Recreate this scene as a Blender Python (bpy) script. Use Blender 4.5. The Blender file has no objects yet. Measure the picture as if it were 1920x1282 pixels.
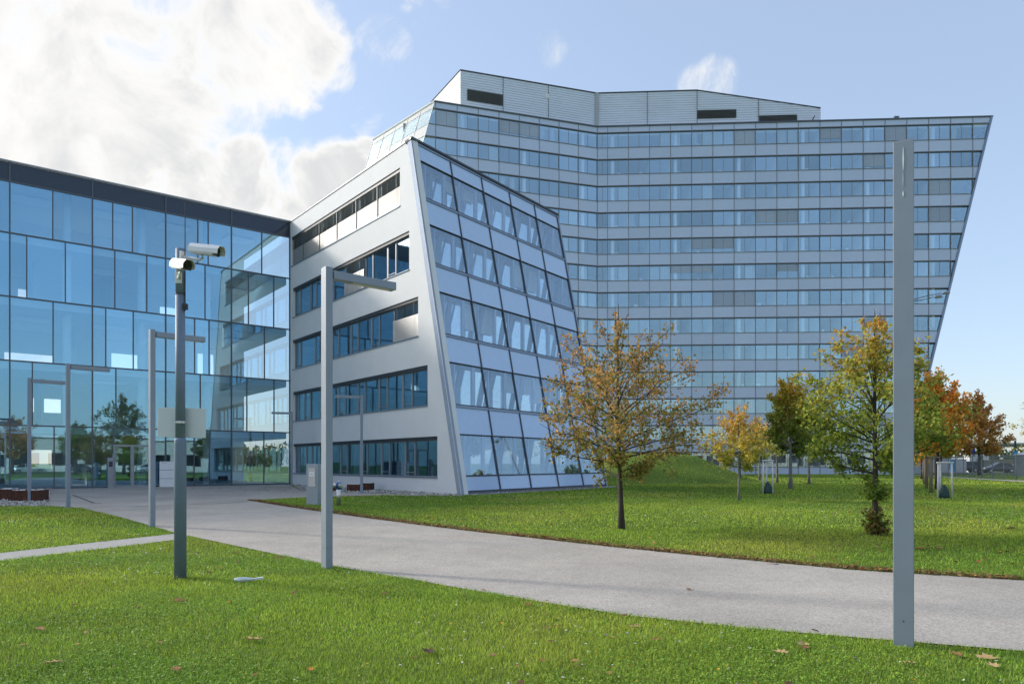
import bpy, bmesh, math, random
import numpy as np
from mathutils import Matrix, Vector
random.seed(7)
RNG = np.random.default_rng(11)
R = math.radians

# ------------------------------------------------------------------ camera, sky, sun, exposure
F, PX0, PY0, CAMZ = 1336.0, 960.0, 868.0, 1.6          # focal length in photo pixels, principal column, horizon row, eye height
scene = bpy.context.scene
COL = scene.collection
cam_d = bpy.data.cameras.new('camera'); cam = bpy.data.objects.new('camera', cam_d); COL.objects.link(cam)
cam.location = (0, 0, CAMZ); cam.rotation_euler = (R(90), 0, 0)
cam_d.sensor_width = 36; cam_d.lens = 36 * F / 1920; cam_d.shift_y = (PY0 - 641) / 1920
cam_d.clip_start = 0.1; cam_d.clip_end = 6000
scene.camera = cam
scene.view_settings.view_transform = 'Standard'; scene.view_settings.look = 'None'
scene.view_settings.exposure = 1.40; scene.view_settings.gamma = 1; scene.view_settings.use_curve_mapping = False
scene.render.engine = 'CYCLES'
cy = scene.cycles
cy.use_denoising = True; cy.max_bounces = 10; cy.transparent_max_bounces = 16; cy.glossy_bounces = 4; cy.diffuse_bounces = 3
cy.transmission_bounces = 4; cy.caustics_reflective = True; cy.caustics_refractive = False; cy.sample_clamp_indirect = 4

SUN_EL = R(27.0)
SUN_H = Vector((-0.931, 0.364, 0)).normalized()        # horizontal direction towards the sun: left, a little ahead
SUN_DIR = Vector((SUN_H.x * math.cos(SUN_EL), SUN_H.y * math.cos(SUN_EL), math.sin(SUN_EL)))
sun_d = bpy.data.lights.new('sun', 'SUN'); sun = bpy.data.objects.new('sun', sun_d); COL.objects.link(sun)
sun_d.energy = 1.15; sun_d.angle = R(5.0); sun_d.color = (1.0, 0.94, 0.84)
sun.rotation_euler = SUN_DIR.to_track_quat('Z', 'Y').to_euler(); sun.location = (-40, 20, 60)

world = bpy.data.worlds.new('World'); scene.world = world; world.use_nodes = True
wt = world.node_tree; wn, wl = wt.nodes, wt.links
wn.clear()
def wnode(t, **kw):
    n = wn.new(t)
    for k, v in kw.items(): setattr(n, k, v)
    return n
def wmath(op, a, b=None, c=None, clamp=False):
    n = wn.new('ShaderNodeMath'); n.operation = op; n.use_clamp = clamp
    for i, v in enumerate((a, b, c)):
        if v is None: continue
        if isinstance(v, (int, float)): n.inputs[i].default_value = v
        else: wl.new(v, n.inputs[i])
    return n.outputs[0]
def wvec(op, a, b=None):
    n = wn.new('ShaderNodeVectorMath'); n.operation = op
    for i, v in enumerate((a, b)):
        if v is None: continue
        if isinstance(v, (tuple, list, Vector)): n.inputs[i].default_value = tuple(v)
        else: wl.new(v, n.inputs[i])
    return n
sky = wnode('ShaderNodeTexSky', sky_type='NISHITA', sun_disc=False)
sky.sun_elevation = SUN_EL; sky.sun_rotation = math.atan2(SUN_H.x, SUN_H.y)
sky.altitude = 200; sky.air_density = 1.0; sky.dust_density = 1.3; sky.ozone_density = 1.3
tc = wnode('ShaderNodeTexCoord')
dirn = wvec('NORMALIZE', tc.outputs['Generated']).outputs[0]
sx = wnode('ShaderNodeSeparateXYZ'); wl.new(dirn, sx.inputs[0])
zc = wmath('ADD', wmath('MAXIMUM', sx.outputs[2], 0.0), 0.22)
comb = wnode('ShaderNodeCombineXYZ')
wl.new(wmath('DIVIDE', sx.outputs[0], zc), comb.inputs[0]); wl.new(wmath('DIVIDE', sx.outputs[1], zc), comb.inputs[1])
def wnoise(vec, scale, detail, rough, dist=0.0, off=(0, 0, 0)):
    a = wvec('ADD', vec, off).outputs[0]
    n = wnode('ShaderNodeTexNoise'); n.inputs['Scale'].default_value = scale; n.inputs['Detail'].default_value = detail
    n.inputs['Roughness'].default_value = rough; n.inputs['Distortion'].default_value = dist
    wl.new(a, n.inputs['Vector']); return n.outputs[0]
P2 = comb.outputs[0]
n_big = wnoise(P2, 1.7, 9, 0.60, 0.25, (3.1, 1.7, 0))
n_edge = wnoise(dirn, 10.0, 9, 0.60, 0.5, (1.3, 0.2, 4.0))
# cloud banks: centre direction (from photo columns/rows) and angular radius
def wdir(px, py): return Vector(((px - PX0) / F, 1.0, (PY0 - py) / F)).normalized()
banks = [((60, 40), 11.0, 1.05), ((260, 110), 7.0, 1.05), ((430, 40), 6.0, 1.0), ((540, 100), 4.2, 1.0), ((610, 140), 2.4, .85), ((30, 250), 7.0, 1.0), ((200, 230), 4.0, .9), ((330, 190), 3.2, .8), ((230, 320), 3.0, .60),
         ((400, 355), 3.4, 1.0), ((470, 350), 3.4, 1.05), ((545, 350), 3.4, 1.0), ((640, 325), 2.6, 1.0), ((370, 285), 1.8, .8), ((690, 300), 1.8, .8), ((695, 80), 2.2, 0.42), ((735, 72), 1.6, .46), ((685, 222), 1.4, .66),
         ((1345, 148), 1.7, 0.50), ((1305, 164), 1.6, .44), ((1030, 92), 1.5, .30), ((-420, 200), 20, 1.1), ((-2462, -1004), 24, 1.3), ((-150, -250), 12, 0.9), ((800, 10), 2.2, 0.42), ((1000, 30), 1.5, .25)]  # the wide unseen bank over the sun is added to raise ambient light
mask = None
for (p, ang, amp) in banks:
    c = wdir(*p)
    d = wvec('DOT_PRODUCT', dirn, c).outputs['Value']
    m = wnode('ShaderNodeMapRange', interpolation_type='SMOOTHSTEP')
    m.inputs['From Min'].default_value = math.cos(R(ang * 1.42)); m.inputs['From Max'].default_value = math.cos(R(ang * 0.40))
    m.inputs['To Min'].default_value = 0; m.inputs['To Max'].default_value = amp
    wl.new(d, m.inputs['Value'])
    mask = m.outputs[0] if mask is None else wmath('MAXIMUM', mask, m.outputs[0])
dens = wmath('ADD', wmath('MULTIPLY', wmath('SUBTRACT', n_edge, 0.5), 2.3), wmath('MULTIPLY', wmath('SUBTRACT', n_big, 0.5), 0.75))
dens = wmath('ADD', wmath('MULTIPLY', dens, wmath('MULTIPLY', mask, 2.2, clamp=True)), mask)
cov = wnode('ShaderNodeMapRange', interpolation_type='SMOOTHERSTEP'); wl.new(dens, cov.inputs['Value'])
cov.inputs['From Min'].default_value = 0.30; cov.inputs['From Max'].default_value = 0.95
thick = wnode('ShaderNodeMapRange', interpolation_type='SMOOTHSTEP'); wl.new(dens, thick.inputs['Value'])
thick.inputs['From Min'].default_value = 0.70; thick.inputs['From Max'].default_value = 1.20
shade_n = wnoise(dirn, 5.5, 7, 0.58, 0.6, (7.7, 2.0, 0.4))
shd = wnode('ShaderNodeMapRange', interpolation_type='SMOOTHSTEP'); wl.new(shade_n, shd.inputs['Value'])
shd.inputs['From Min'].default_value = 0.36; shd.inputs['From Max'].default_value = 0.60
shade = wmath('MULTIPLY', thick.outputs[0], shd.outputs[0])
ccol = wnode('ShaderNodeMix', data_type='RGBA'); wl.new(shade, ccol.inputs['Factor'])
ccol.inputs[6].default_value = (0.388, 0.384, 0.375, 1); ccol.inputs[7].default_value = (0.285, 0.288, 0.293, 1)
# out-of-view clouds round the sun are brightened as added fill for the shade
sd = wvec('DOT_PRODUCT', dirn, SUN_DIR).outputs['Value']
glow = wnode('ShaderNodeMapRange', interpolation_type='SMOOTHSTEP'); wl.new(sd, glow.inputs['Value'])
glow.inputs['From Min'].default_value = 0.885; glow.inputs['From Max'].default_value = 1.0
glow.inputs['To Min'].default_value = 1.0; glow.inputs['To Max'].default_value = 7.0
clit = wvec('SCALE', ccol.outputs[2]); wl.new(glow.outputs[0], clit.inputs['Scale'])
skyc = wvec('SCALE', sky.outputs[0]); skyc.inputs['Scale'].default_value = 0.066
# high haze evens out the glow around the sun
lum = wvec('DOT_PRODUCT', skyc.outputs[0], (0.25, 0.6, 0.15)).outputs['Value']
soft = wvec('SCALE', skyc.outputs[0]); wl.new(wmath('DIVIDE', 1.25, wmath('ADD', wmath('MULTIPLY', lum, 0.75), 1.0)), soft.inputs['Scale'])
# thin veil of high haze over the whole sky
veil = wnode('ShaderNodeMix', data_type='RGBA'); veil.inputs['Factor'].default_value = 0.32
wl.new(soft.outputs[0], veil.inputs[6]); veil.inputs[7].default_value = (0.33, 0.395, 0.50, 1)
mixc = wnode('ShaderNodeMix', data_type='RGBA'); wl.new(cov.outputs[0], mixc.inputs['Factor'])
wl.new(veil.outputs[2], mixc.inputs[6]); wl.new(clit.outputs[0], mixc.inputs[7])
bg = wnode('ShaderNodeBackground'); bg.inputs['Strength'].default_value = 1.0
wl.new(mixc.outputs[2], bg.inputs['Color'])
wo = wnode('ShaderNodeOutputWorld'); wl.new(bg.outputs[0], wo.inputs['Surface'])

# ------------------------------------------------------------------ helpers: ground height, photo pixel -> place
GY = list(np.linspace(9, 20, 9))
GZ = [0.2 * (t * t * (3 - 2 * t)) for t in np.linspace(0, 1, 9)]
def g(y): return float(np.interp(y, GY, GZ))
def at(px, py, D): return Vector(((px - PX0) / F * D, D, CAMZ - (py - PY0) / F * D))
def G(px, py):                                         # where the ray through a photo pixel meets the ground
    D = 20.0
    for _ in range(40): D = 0.5 * D + 0.5 * (CAMZ - g(D)) * F / (py - PY0)
    return Vector(((px - PX0) / F * D, D, g(D)))
def GD(px, D): return Vector(((px - PX0) / F * D, D, g(D)))

# ------------------------------------------------------------------ materials
MATS = {}
def mat(name, col, rough=0.55, metal=0.0, var=0.08, scale=3.0, bump=0.0, bscale=60.0, spec=0.5, objvar=0.0, coat=0.0, attr=None, translucent=0.0, stretch=None):
    m = bpy.data.materials.new(name); m.use_nodes = True; MATS[name] = m
    nt = m.node_tree; n, l = nt.nodes, nt.links
    b = n['Principled BSDF']; b.inputs['Roughness'].default_value = rough; b.inputs['Metallic'].default_value = metal
    b.inputs['Specular IOR Level'].default_value = spec; b.inputs['Coat Weight'].default_value = coat
    tcn = n.new('ShaderNodeTexCoord')
    src = tcn.outputs['Object']
    if stretch:
        mp = n.new('ShaderNodeMapping'); mp.inputs['Scale'].default_value = stretch; l.new(src, mp.inputs[0]); src = mp.outputs[0]
    no = n.new('ShaderNodeTexNoise'); no.inputs['Scale'].default_value = scale; no.inputs['Detail'].default_value = 6
    no.inputs['Roughness'].default_value = 0.6; l.new(src, no.inputs['Vector'])
    mr = n.new('ShaderNodeMapRange'); mr.inputs['From Min'].default_value = 0.3; mr.inputs['From Max'].default_value = 0.7
    mr.inputs['To Min'].default_value = 1 - var; mr.inputs['To Max'].default_value = 1 + var; l.new(no.outputs[0], mr.inputs['Value'])
    fac = mr.outputs[0]
    if objvar:
        oi = n.new('ShaderNodeObjectInfo'); m2 = n.new('ShaderNodeMapRange')
        m2.inputs['To Min'].default_value = 1 - objvar; m2.inputs['To Max'].default_value = 1 + objvar; l.new(oi.outputs['Random'], m2.inputs['Value'])
        mm = n.new('ShaderNodeMath'); mm.operation = 'MULTIPLY'; l.new(fac, mm.inputs[0]); l.new(m2.outputs[0], mm.inputs[1]); fac = mm.outputs[0]
    sc_ = n.new('ShaderNodeVectorMath'); sc_.operation = 'SCALE'; l.new(fac, sc_.inputs['Scale'])
    if attr:
        at_ = n.new('ShaderNodeAttribute'); at_.attribute_name = attr; l.new(at_.outputs['Color'], sc_.inputs[0])
    else: sc_.inputs[0].default_value = col
    l.new(sc_.outputs[0], b.inputs['Base Color'])
    if bump:
        nb = n.new('ShaderNodeTexNoise'); nb.inputs['Scale'].default_value = bscale; nb.inputs['Detail'].default_value = 4; l.new(src, nb.inputs['Vector'])
        bp = n.new('ShaderNodeBump'); bp.inputs['Strength'].default_value = bump; bp.inputs['Distance'].default_value = 0.02
        l.new(nb.outputs[0], bp.inputs['Height']); l.new(bp.outputs[0], b.inputs['Normal'])
    if translucent:
        tr = n.new('ShaderNodeBsdfTranslucent'); l.new(sc_.outputs[0], tr.inputs['Color'])
        mx = n.new('ShaderNodeMixShader'); mx.inputs[0].default_value = translucent
        l.new(b.outputs[0], mx.inputs[1]); l.new(tr.outputs[0], mx.inputs[2]); l.new(mx.outputs[0], n['Material Output'].inputs['Surface'])
    return m
def glass(name, tint, base, gcol=(1, 1, 1), wave=0.0, wscale=0.6, blend=0.5, rough=0.0):
    """coated pane: part mirror (stronger at grazing angles), part tinted see-through"""
    m = bpy.data.materials.new(name); m.use_nodes = True; MATS[name] = m
    nt = m.node_tree; n, l = nt.nodes, nt.links
    n.remove(n['Principled BSDF'])
    tr = n.new('ShaderNodeBsdfTransparent'); tr.inputs[0].default_value = (*tint, 1)
    gl = n.new('ShaderNodeBsdfGlossy'); gl.inputs['Color'].default_value = (*gcol, 1); gl.inputs['Roughness'].default_value = rough
    lw = n.new('ShaderNodeLayerWeight'); lw.inputs['Blend'].default_value = blend
    mr = n.new('ShaderNodeMapRange'); mr.inputs['To Min'].default_value = base; mr.inputs['To Max'].default_value = 1.0
    rv = n.new('ShaderNodeObjectInfo'); rr_ = n.new('ShaderNodeMapRange'); rr_.inputs['To Min'].default_value = base * .78; rr_.inputs['To Max'].default_value = base * 1.22
    l.new(rv.outputs['Random'], rr_.inputs['Value']); l.new(rr_.outputs[0], mr.inputs['To Min'])      # coatings differ a little from pane to pane
    pw = n.new('ShaderNodeMath'); pw.operation = 'POWER'; pw.inputs[1].default_value = 4.0
    l.new(lw.outputs['Facing'], pw.inputs[0]); l.new(pw.outputs[0], mr.inputs['Value'])
    mx = n.new('ShaderNodeMixShader'); l.new(mr.outputs[0], mx.inputs[0]); l.new(tr.outputs[0], mx.inputs[1]); l.new(gl.outputs[0], mx.inputs[2])
    if wave:
        tcn = n.new('ShaderNodeTexCoord'); no = n.new('ShaderNodeTexNoise'); no.inputs['Scale'].default_value = wscale; no.inputs['Detail'].default_value = 1
        oi = n.new('ShaderNodeObjectInfo'); ad = n.new('ShaderNodeVectorMath'); ad.operation = 'ADD'
        l.new(tcn.outputs['Object'], ad.inputs[0]); l.new(oi.outputs['Location'], ad.inputs[1])
        l.new(ad.outputs[0], no.inputs['Vector'])
        bp = n.new('ShaderNodeBump'); bp.inputs['Strength'].default_value = wave; bp.inputs['Distance'].default_value = 0.02
        l.new(no.outputs[0], bp.inputs['Height']); l.new(bp.outputs[0], gl.inputs['Normal'])
    l.new(mx.outputs[0], n['Material Output'].inputs['Surface'])
    return m
mat('render_white', (0.75, 0.74, 0.735), 0.85, var=0.035, scale=0.7, bump=0.25, bscale=40)
mat('lamp_metal', (0.25, 0.285, 0.34), 0.45, metal=0.1, var=0.06, scale=2.2, bump=0.03, bscale=150)
mat('pole_metal', (0.16, 0.21, 0.285), 0.6, metal=0.0, var=0.10, scale=3, bump=0.05, bscale=80)
mat('mullion_grey', (0.105, 0.115, 0.135), 0.45, metal=0.3, var=0.05)
mat('frame_grey', (0.30, 0.31, 0.33), 0.45, metal=0.3, var=0.05)
mat('dark_frame', (0.035, 0.04, 0.048), 0.5, var=0.1)
mat('trim_blue', (0.24, 0.285, 0.36), 0.35, metal=0.5, var=0.05)
mat('parapet_glass', (0.030, 0.044, 0.070), 0.10, var=0.05, spec=0.45, objvar=0.05)
mat('wing_spandrel', (0.48, 0.62, 0.86), 0.14, var=0.03, spec=0.8, objvar=0.04)
mat('tower_spandrel', (0.53, 0.595, 0.73), 0.30, metal=0.1, var=0.04, spec=0.55, objvar=0.05)
mat('tower_mullion', (0.21, 0.205, 0.21), 0.5, metal=0.2, var=0.06)
mat('cladding', (0.70, 0.735, 0.81), 0.45, metal=0.1, var=0.04, scale=0.4)
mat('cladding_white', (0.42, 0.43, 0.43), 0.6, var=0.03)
mat('end_panel', (0.27, 0.29, 0.30), 0.5, var=0.04)
mat('louvre', (0.11, 0.115, 0.12), 0.6, var=0.1)
mat('interior_white', (0.72, 0.73, 0.72), 0.8, var=0.03)
mat('interior_grey', (0.50, 0.52, 0.53), 0.85, var=0.05, scale=0.5)
mat('interior_floor', (0.22, 0.22, 0.22), 0.7, var=0.06)
mat('column_white', (0.88, 0.89, 0.88), 0.6, var=0.02)
mat('strut_grey', (0.10, 0.12, 0.145), 0.5, var=0.05)
mat('curtain_cloth', (0.72, 0.74, 0.74), 0.9, var=0.05, translucent=0.3)
mat('slat_metal', (0.40, 0.39, 0.375), 0.45, metal=0.15, var=0.04)
mat('screen_grey', (0.40, 0.46, 0.56), 0.8, var=0.06, objvar=0.1)
mat('concrete_roof', (0.3, 0.3, 0.3), 0.9, var=0.1)
mat('corten', (0.085, 0.032, 0.018), 0.9, var=0.45, scale=6, bump=0.2, bscale=30)
mat('stainless', (0.56, 0.56, 0.55), 0.28, metal=0.9, var=0.06, stretch=(1, 1, .1))
mat('hydrant_blue', (0.012, 0.075, 0.24), 0.35, var=0.12, coat=0.3)
mat('cabinet_grey', (0.30, 0.335, 0.37), 0.5, var=0.08, scale=2, metal=0.1)
mat('plate_grey', (0.50, 0.49, 0.48), 0.4, metal=0.3, var=0.05)
mat('paper_white', (0.82, 0.82, 0.82), 0.7, var=0.02)
mat('ink_dark', (0.08, 0.09, 0.13), 0.7, var=0.02)
mat('sign_back', (0.66, 0.67, 0.67), 0.42, metal=0.15, var=0.03)
mat('camera_white', (0.70, 0.69, 0.70), 0.32, var=0.05, coat=0.2)
mat('black_plastic', (0.02, 0.021, 0.024), 0.35, var=0.1)
mat('lens_glass', (0.01, 0.01, 0.012), 0.04, var=0.0)
mat('diffuser', (0.55, 0.56, 0.5), 0.5, var=0.03)
mat('bark', (0.060, 0.047, 0.037), 0.95, var=0.35, scale=9, bump=0.6, bscale=28, stretch=(1, 1, .35))
mat('bark_pale', (0.22, 0.20, 0.175), 0.95, var=0.25, scale=9, bump=0.5, bscale=30, stretch=(1, 1, .35))
mat('leaves', (1, 1, 1), 0.55, attr='Col', var=0.12, scale=2.0, translucent=0.55, spec=0.3)
mat('dead_leaves', (1, 1, 1), 0.8, attr='Col', var=0.2, scale=14.0, translucent=0.1, spec=0.2)
mat('blades', (1, 1, 1), 0.6, attr='Col', var=0.15, scale=0.8, translucent=0.35, spec=0.25)
mat('petals', (1, 1, 1), 0.7, attr='Col', var=0.05, translucent=0.25)
mat('stone_mix', (1, 1, 1), 0.9, attr='Col', var=0.12, scale=20)
mat('stake_white', (0.66, 0.64, 0.61), 0.8, var=0.12, scale=5)
mat('stake_wood', (0.22, 0.17, 0.12), 0.9, var=0.25, scale=6, stretch=(1, 1, .2))
mat('bag_green', (0.018, 0.055, 0.045), 0.6, var=0.15, bump=0.3, bscale=12)
mat('steel_green', (0.16, 0.19, 0.19), 0.6, var=0.1)
mat('fence_steel', (0.20, 0.22, 0.24), 0.5, metal=0.4, var=0.08)
mat('beige_wall', (0.50, 0.46, 0.40), 0.9, var=0.06)
mat('white_paint', (0.74, 0.74, 0.74), 0.5, var=0.04)
mat('flag_blue', (0.03, 0.045, 0.30), 0.8, var=0.1)
mat('sign_blue', (0.05, 0.30, 0.50), 0.5, var=0.05)
mat('tyre', (0.02, 0.02, 0.02), 0.85, var=0.1)
mat('rim', (0.45, 0.46, 0.47), 0.35, metal=0.8, var=0.05)
mat('car_glass', (0.015, 0.018, 0.02), 0.06, var=0.0, spec=0.6)
mat('tail_red', (0.35, 0.01, 0.01), 0.3, var=0.05)
mat('litter', (0.72, 0.75, 0.74), 0.35, var=0.05)
glass('hall_glass', (0.88, 0.95, 0.98), 0.27, (0.42, 0.76, 1.0), wave=0.05, wscale=0.5)
glass('wing_glass', (0.80, 0.88, 0.92), 0.20, (0.62, 0.86, 1.0), wave=0.04, wscale=0.6)
glass('front_glass', (0.96, 0.985, 1.0), 0.20, (0.70, 0.88, 1.0), wave=0.035, wscale=0.4)
glass('inner_glass', (0.80, 0.88, 0.92), 0.70, (0.78, 0.93, 1.0), wave=0.03, wscale=0.4)
glass('tower_glass', (0.95, 0.98, 1.0), 0.26, (0.66, 0.88, 1.0), wave=0.05, wscale=0.3)
glass('end_glass', (0.80, 0.88, 0.90), 0.12, (0.42, 0.47, 0.50), wave=0.03, wscale=0.3)

def paving(name, col, grain, patch, seam=False):
    m = bpy.data.materials.new(name); m.use_nodes = True; MATS[name] = m
    nt = m.node_tree; n, l = nt.nodes, nt.links; b = n['Principled BSDF']; b.inputs['Roughness'].default_value = 0.9
    b.inputs['Specular IOR Level'].default_value = 0.25
    tcn = n.new('ShaderNodeTexCoord')
    def nz(s, d, r=0.6):
        q = n.new('ShaderNodeTexNoise'); q.inputs['Scale'].default_value = s; q.inputs['Detail'].default_value = d; q.inputs['Roughness'].default_value = r
        l.new(tcn.outputs['Object'], q.inputs['Vector']); return q.outputs[0]
    def rng_(v, a, b_, c, d):
        q = n.new('ShaderNodeMapRange'); q.inputs['From Min'].default_value = a; q.inputs['From Max'].default_value = b_
        q.inputs['To Min'].default_value = c; q.inputs['To Max'].default_value = d; l.new(v, q.inputs['Value']); return q.outputs[0]
    def mul(a, b_):
        q = n.new('ShaderNodeMath'); q.operation = 'MULTIPLY'; l.new(a, q.inputs[0]); l.new(b_, q.inputs[1]); return q.outputs[0]
    vo = n.new('ShaderNodeTexVoronoi'); vo.inputs['Scale'].default_value = 75; l.new(tcn.outputs['Object'], vo.inputs['Vector'])
    sep = n.new('ShaderNodeSeparateColor'); l.new(vo.outputs['Color'], sep.inputs[0])
    f = mul(rng_(sep.outputs[0], 0, 1, 1 - grain, 1 + grain), rng_(nz(0.35, 6), 0.3, 0.7, 1 - patch, 1 + patch))
    f = mul(f, rng_(nz(2.3, 5, .7), 0.3, 0.7, 1 - patch * .5, 1 + patch * .5))
    f = mul(f, rng_(nz(40, 3), 0.3, 0.7, 0.93, 1.07))
    sc_ = n.new('ShaderNodeVectorMath'); sc_.operation = 'SCALE'; sc_.inputs[0].default_value = col; l.new(f, sc_.inputs['Scale'])
    l.new(sc_.outputs[0], b.inputs['Base Color'])
    bp = n.new('ShaderNodeBump'); bp.inputs['Strength'].default_value = 0.4; bp.inputs['Distance'].default_value = 0.004
    l.new(vo.outputs['Distance'], bp.inputs['Height']); l.new(bp.outputs[0], b.inputs['Normal'])
    return m
paving('path_concrete', (0.405, 0.362, 0.313), 0.26, 0.15)
paving('plaza_concrete', (0.37, 0.35, 0.32), 0.22, 0.10)
paving('asphalt', (0.075, 0.075, 0.078), 0.25, 0.12)
def lawn_mat():
    m = bpy.data.materials.new('lawn_soil'); m.use_nodes = True; MATS['lawn_soil'] = m
    nt = m.node_tree; n, l = nt.nodes, nt.links; b = n['Principled BSDF']; b.inputs['Roughness'].default_value = 0.95; b.inputs['Specular IOR Level'].default_value = 0.1
    tcn = n.new('ShaderNodeTexCoord'); 
    a = n.new('ShaderNodeTexNoise'); a.inputs['Scale'].default_value = 0.25; a.inputs['Detail'].default_value = 8; a.inputs['Roughness'].default_value = .65
    f = n.new('ShaderNodeTexNoise'); f.inputs['Scale'].default_value = 22; f.inputs['Detail'].default_value = 5; f.inputs['Roughness'].default_value = .8
    l.new(tcn.outputs['Object'], a.inputs['Vector']); l.new(tcn.outputs['Object'], f.inputs['Vector'])
    r1 = n.new('ShaderNodeValToRGB'); e = r1.color_ramp.elements; e[0].position = .32; e[1].position = .68
    e[0].color = (0.085, 0.140, 0.024, 1); e[1].color = (0.130, 0.190, 0.034, 1)
    l.new(a.outputs[0], r1.inputs[0])
    mr = n.new('ShaderNodeMapRange'); mr.inputs['From Min'].default_value = .3; mr.inputs['From Max'].default_value = .7; mr.inputs['To Min'].default_value = .55; mr.inputs['To Max'].default_value = 1.35
    l.new(f.outputs[0], mr.inputs['Value'])
    s = n.new('ShaderNodeVectorMath'); s.operation = 'SCALE'; l.new(r1.outputs[0], s.inputs[0]); l.new(mr.outputs[0], s.inputs['Scale']); l.new(s.outputs[0], b.inputs['Base Color'])
lawn_mat()
paving('gravel_bed', (0.30, 0.28, 0.25), 0.45, 0.12)

# ------------------------------------------------------------------ helpers: meshes, objects
class MB:
    def __init__(s): s.v = []; s.f = []; s.m = []
    def face(s, pts, m=0):
        i = len(s.v); s.v += [tuple(p) for p in pts]; s.f.append(tuple(range(i, i + len(pts)))); s.m.append(m)
    def box(s, lo, hi, m=0):
        x0, y0, z0 = lo; x1, y1, z1 = hi; i = len(s.v)
        s.v += [(x0, y0, z0), (x1, y0, z0), (x1, y1, z0), (x0, y1, z0), (x0, y0, z1), (x1, y0, z1), (x1, y1, z1), (x0, y1, z1)]
        for q in ((0, 3, 2, 1), (4, 5, 6, 7), (0, 1, 5, 4), (1, 2, 6, 5), (2, 3, 7, 6), (3, 0, 4, 7)):
            s.f.append(tuple(i + k for k in q)); s.m.append(m)
        return s
    def hexa(s, bot, top, m=0):                        # any prism: two rings of equal length
        k = len(bot); i = len(s.v); s.v += [tuple(p) for p in bot] + [tuple(p) for p in top]
        s.f.append(tuple(i + j for j in reversed(range(k)))); s.m.append(m)
        s.f.append(tuple(i + k + j for j in range(k))); s.m.append(m)
        for j in range(k):
            s.f.append((i + j, i + (j + 1) % k, i + k + (j + 1) % k, i + k + j)); s.m.append(m)
        return s
    def tube(s, pts, rad, n=8, m=0, cap=True):
        pts = [Vector(p) for p in pts]; rings = []
        ref = Vector((0, 0, 1))
        for k, p in enumerate(pts):
            d = (pts[min(k + 1, len(pts) - 1)] - pts[max(k - 1, 0)]).normalized()
            a = ref if abs(d.dot(ref)) < 0.95 else Vector((1, 0, 0))
            e1 = d.cross(a).normalized(); e2 = d.cross(e1)
            i = len(s.v); r = rad[k] if isinstance(rad, (list, tuple)) else rad
            for j in range(n):
                t = 2 * math.pi * j / n; q = p + e1 * (r * math.cos(t)) + e2 * (r * math.sin(t)); s.v.append(tuple(q))
            rings.append(i)
        for a, b in zip(rings, rings[1:]):
            for j in range(n): s.f.append((a + j, a + (j + 1) % n, b + (j + 1) % n, b + j)); s.m.append(m)
        if cap:
            s.f.append(tuple(rings[0] + j for j in reversed(range(n)))); s.m.append(m)
            s.f.append(tuple(rings[-1] + j for j in range(n))); s.m.append(m)
        return s
    def mesh(s, name, mats, smooth=False, fix=True):
        me = bpy.data.meshes.new(name); me.from_pydata(s.v, [], s.f)
        for q in (mats if isinstance(mats, (list, tuple)) else [mats]): me.materials.append(MATS[q])
        me.polygons.foreach_set('material_index', s.m)
        if fix:
            bm = bmesh.new(); bm.from_mesh(me); bmesh.ops.recalc_face_normals(bm, faces=bm.faces); bm.to_mesh(me); bm.free()
        if smooth: me.polygons.foreach_set('use_smooth', [True] * len(me.polygons))
        me.update(); return me
WORLD = {}
def link(name, me, parent=None, M=None, kind=None):
    """place an object by its WORLD matrix; a child keeps its parent's inverse so copies of the parent carry it along"""
    o = bpy.data.objects.new(name, me); COL.objects.link(o)
    M = M if M is not None else Matrix.Identity(4)
    if parent is not None:
        o.parent = parent; o.matrix_parent_inverse = WORLD[parent.name].inverted()
    o.matrix_basis = M; WORLD[o.name] = M.copy()
    if kind: o['kind'] = kind
    return o
def T(x, y=0, z=0): return Matrix.Translation((x, y, z))
def RZ(a): return Matrix.Rotation(a, 4, 'Z')
def empty(name, M, label, cat, group=None):
    o = link(name, None, None, M); o.empty_display_size = 0.3
    return tag(o, label, cat, group)
def tag(o, label, cat, group=None):
    o['label'] = label; o['category'] = cat
    if group: o['group'] = group
    return o
def structure(name, me): return link(name, me, kind='structure')
def copy_thing(root, M, label=None):
    r = root.copy(); COL.objects.link(r); r.matrix_basis = M
    if label: r['label'] = label
    for ch in [c for c in bpy.data.objects if c.parent == root]:
        c = ch.copy(); COL.objects.link(c); c.parent = r
        for gr in [q for q in bpy.data.objects if q.parent == ch]:
            d = gr.copy(); COL.objects.link(d); d.parent = c
    return r
def bevel(o, w=0.006, seg=2):
    b = o.modifiers.new('bevel', 'BEVEL'); b.width = w; b.segments = seg; b.limit_method = 'ANGLE'; return o
def np_mesh(name, V, Fc, mats, col=None, smooth=False):
    me = bpy.data.meshes.new(name); V = np.asarray(V, np.float32); Fc = np.asarray(Fc, np.int32)
    k = Fc.shape[1]; me.vertices.add(len(V)); me.vertices.foreach_set('co', V.ravel())
    me.loops.add(Fc.size); me.loops.foreach_set('vertex_index', Fc.ravel())
    me.polygons.add(len(Fc)); me.polygons.foreach_set('loop_start', np.arange(0, Fc.size, k, dtype=np.int32))
    me.polygons.foreach_set('loop_total', np.full(len(Fc), k, np.int32))
    for q in (mats if isinstance(mats, (list, tuple)) else [mats]): me.materials.append(MATS[q])
    if col is not None:
        a = me.color_attributes.new('Col', 'FLOAT_COLOR', 'POINT')
        c4 = np.ones((len(V), 4), np.float32); c4[:, :3] = col; a.data.foreach_set('color', c4.ravel())
    me.update(calc_edges=True)
    if smooth: me.polygons.foreach_set('use_smooth', np.ones(len(Fc), bool))
    return me
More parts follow.
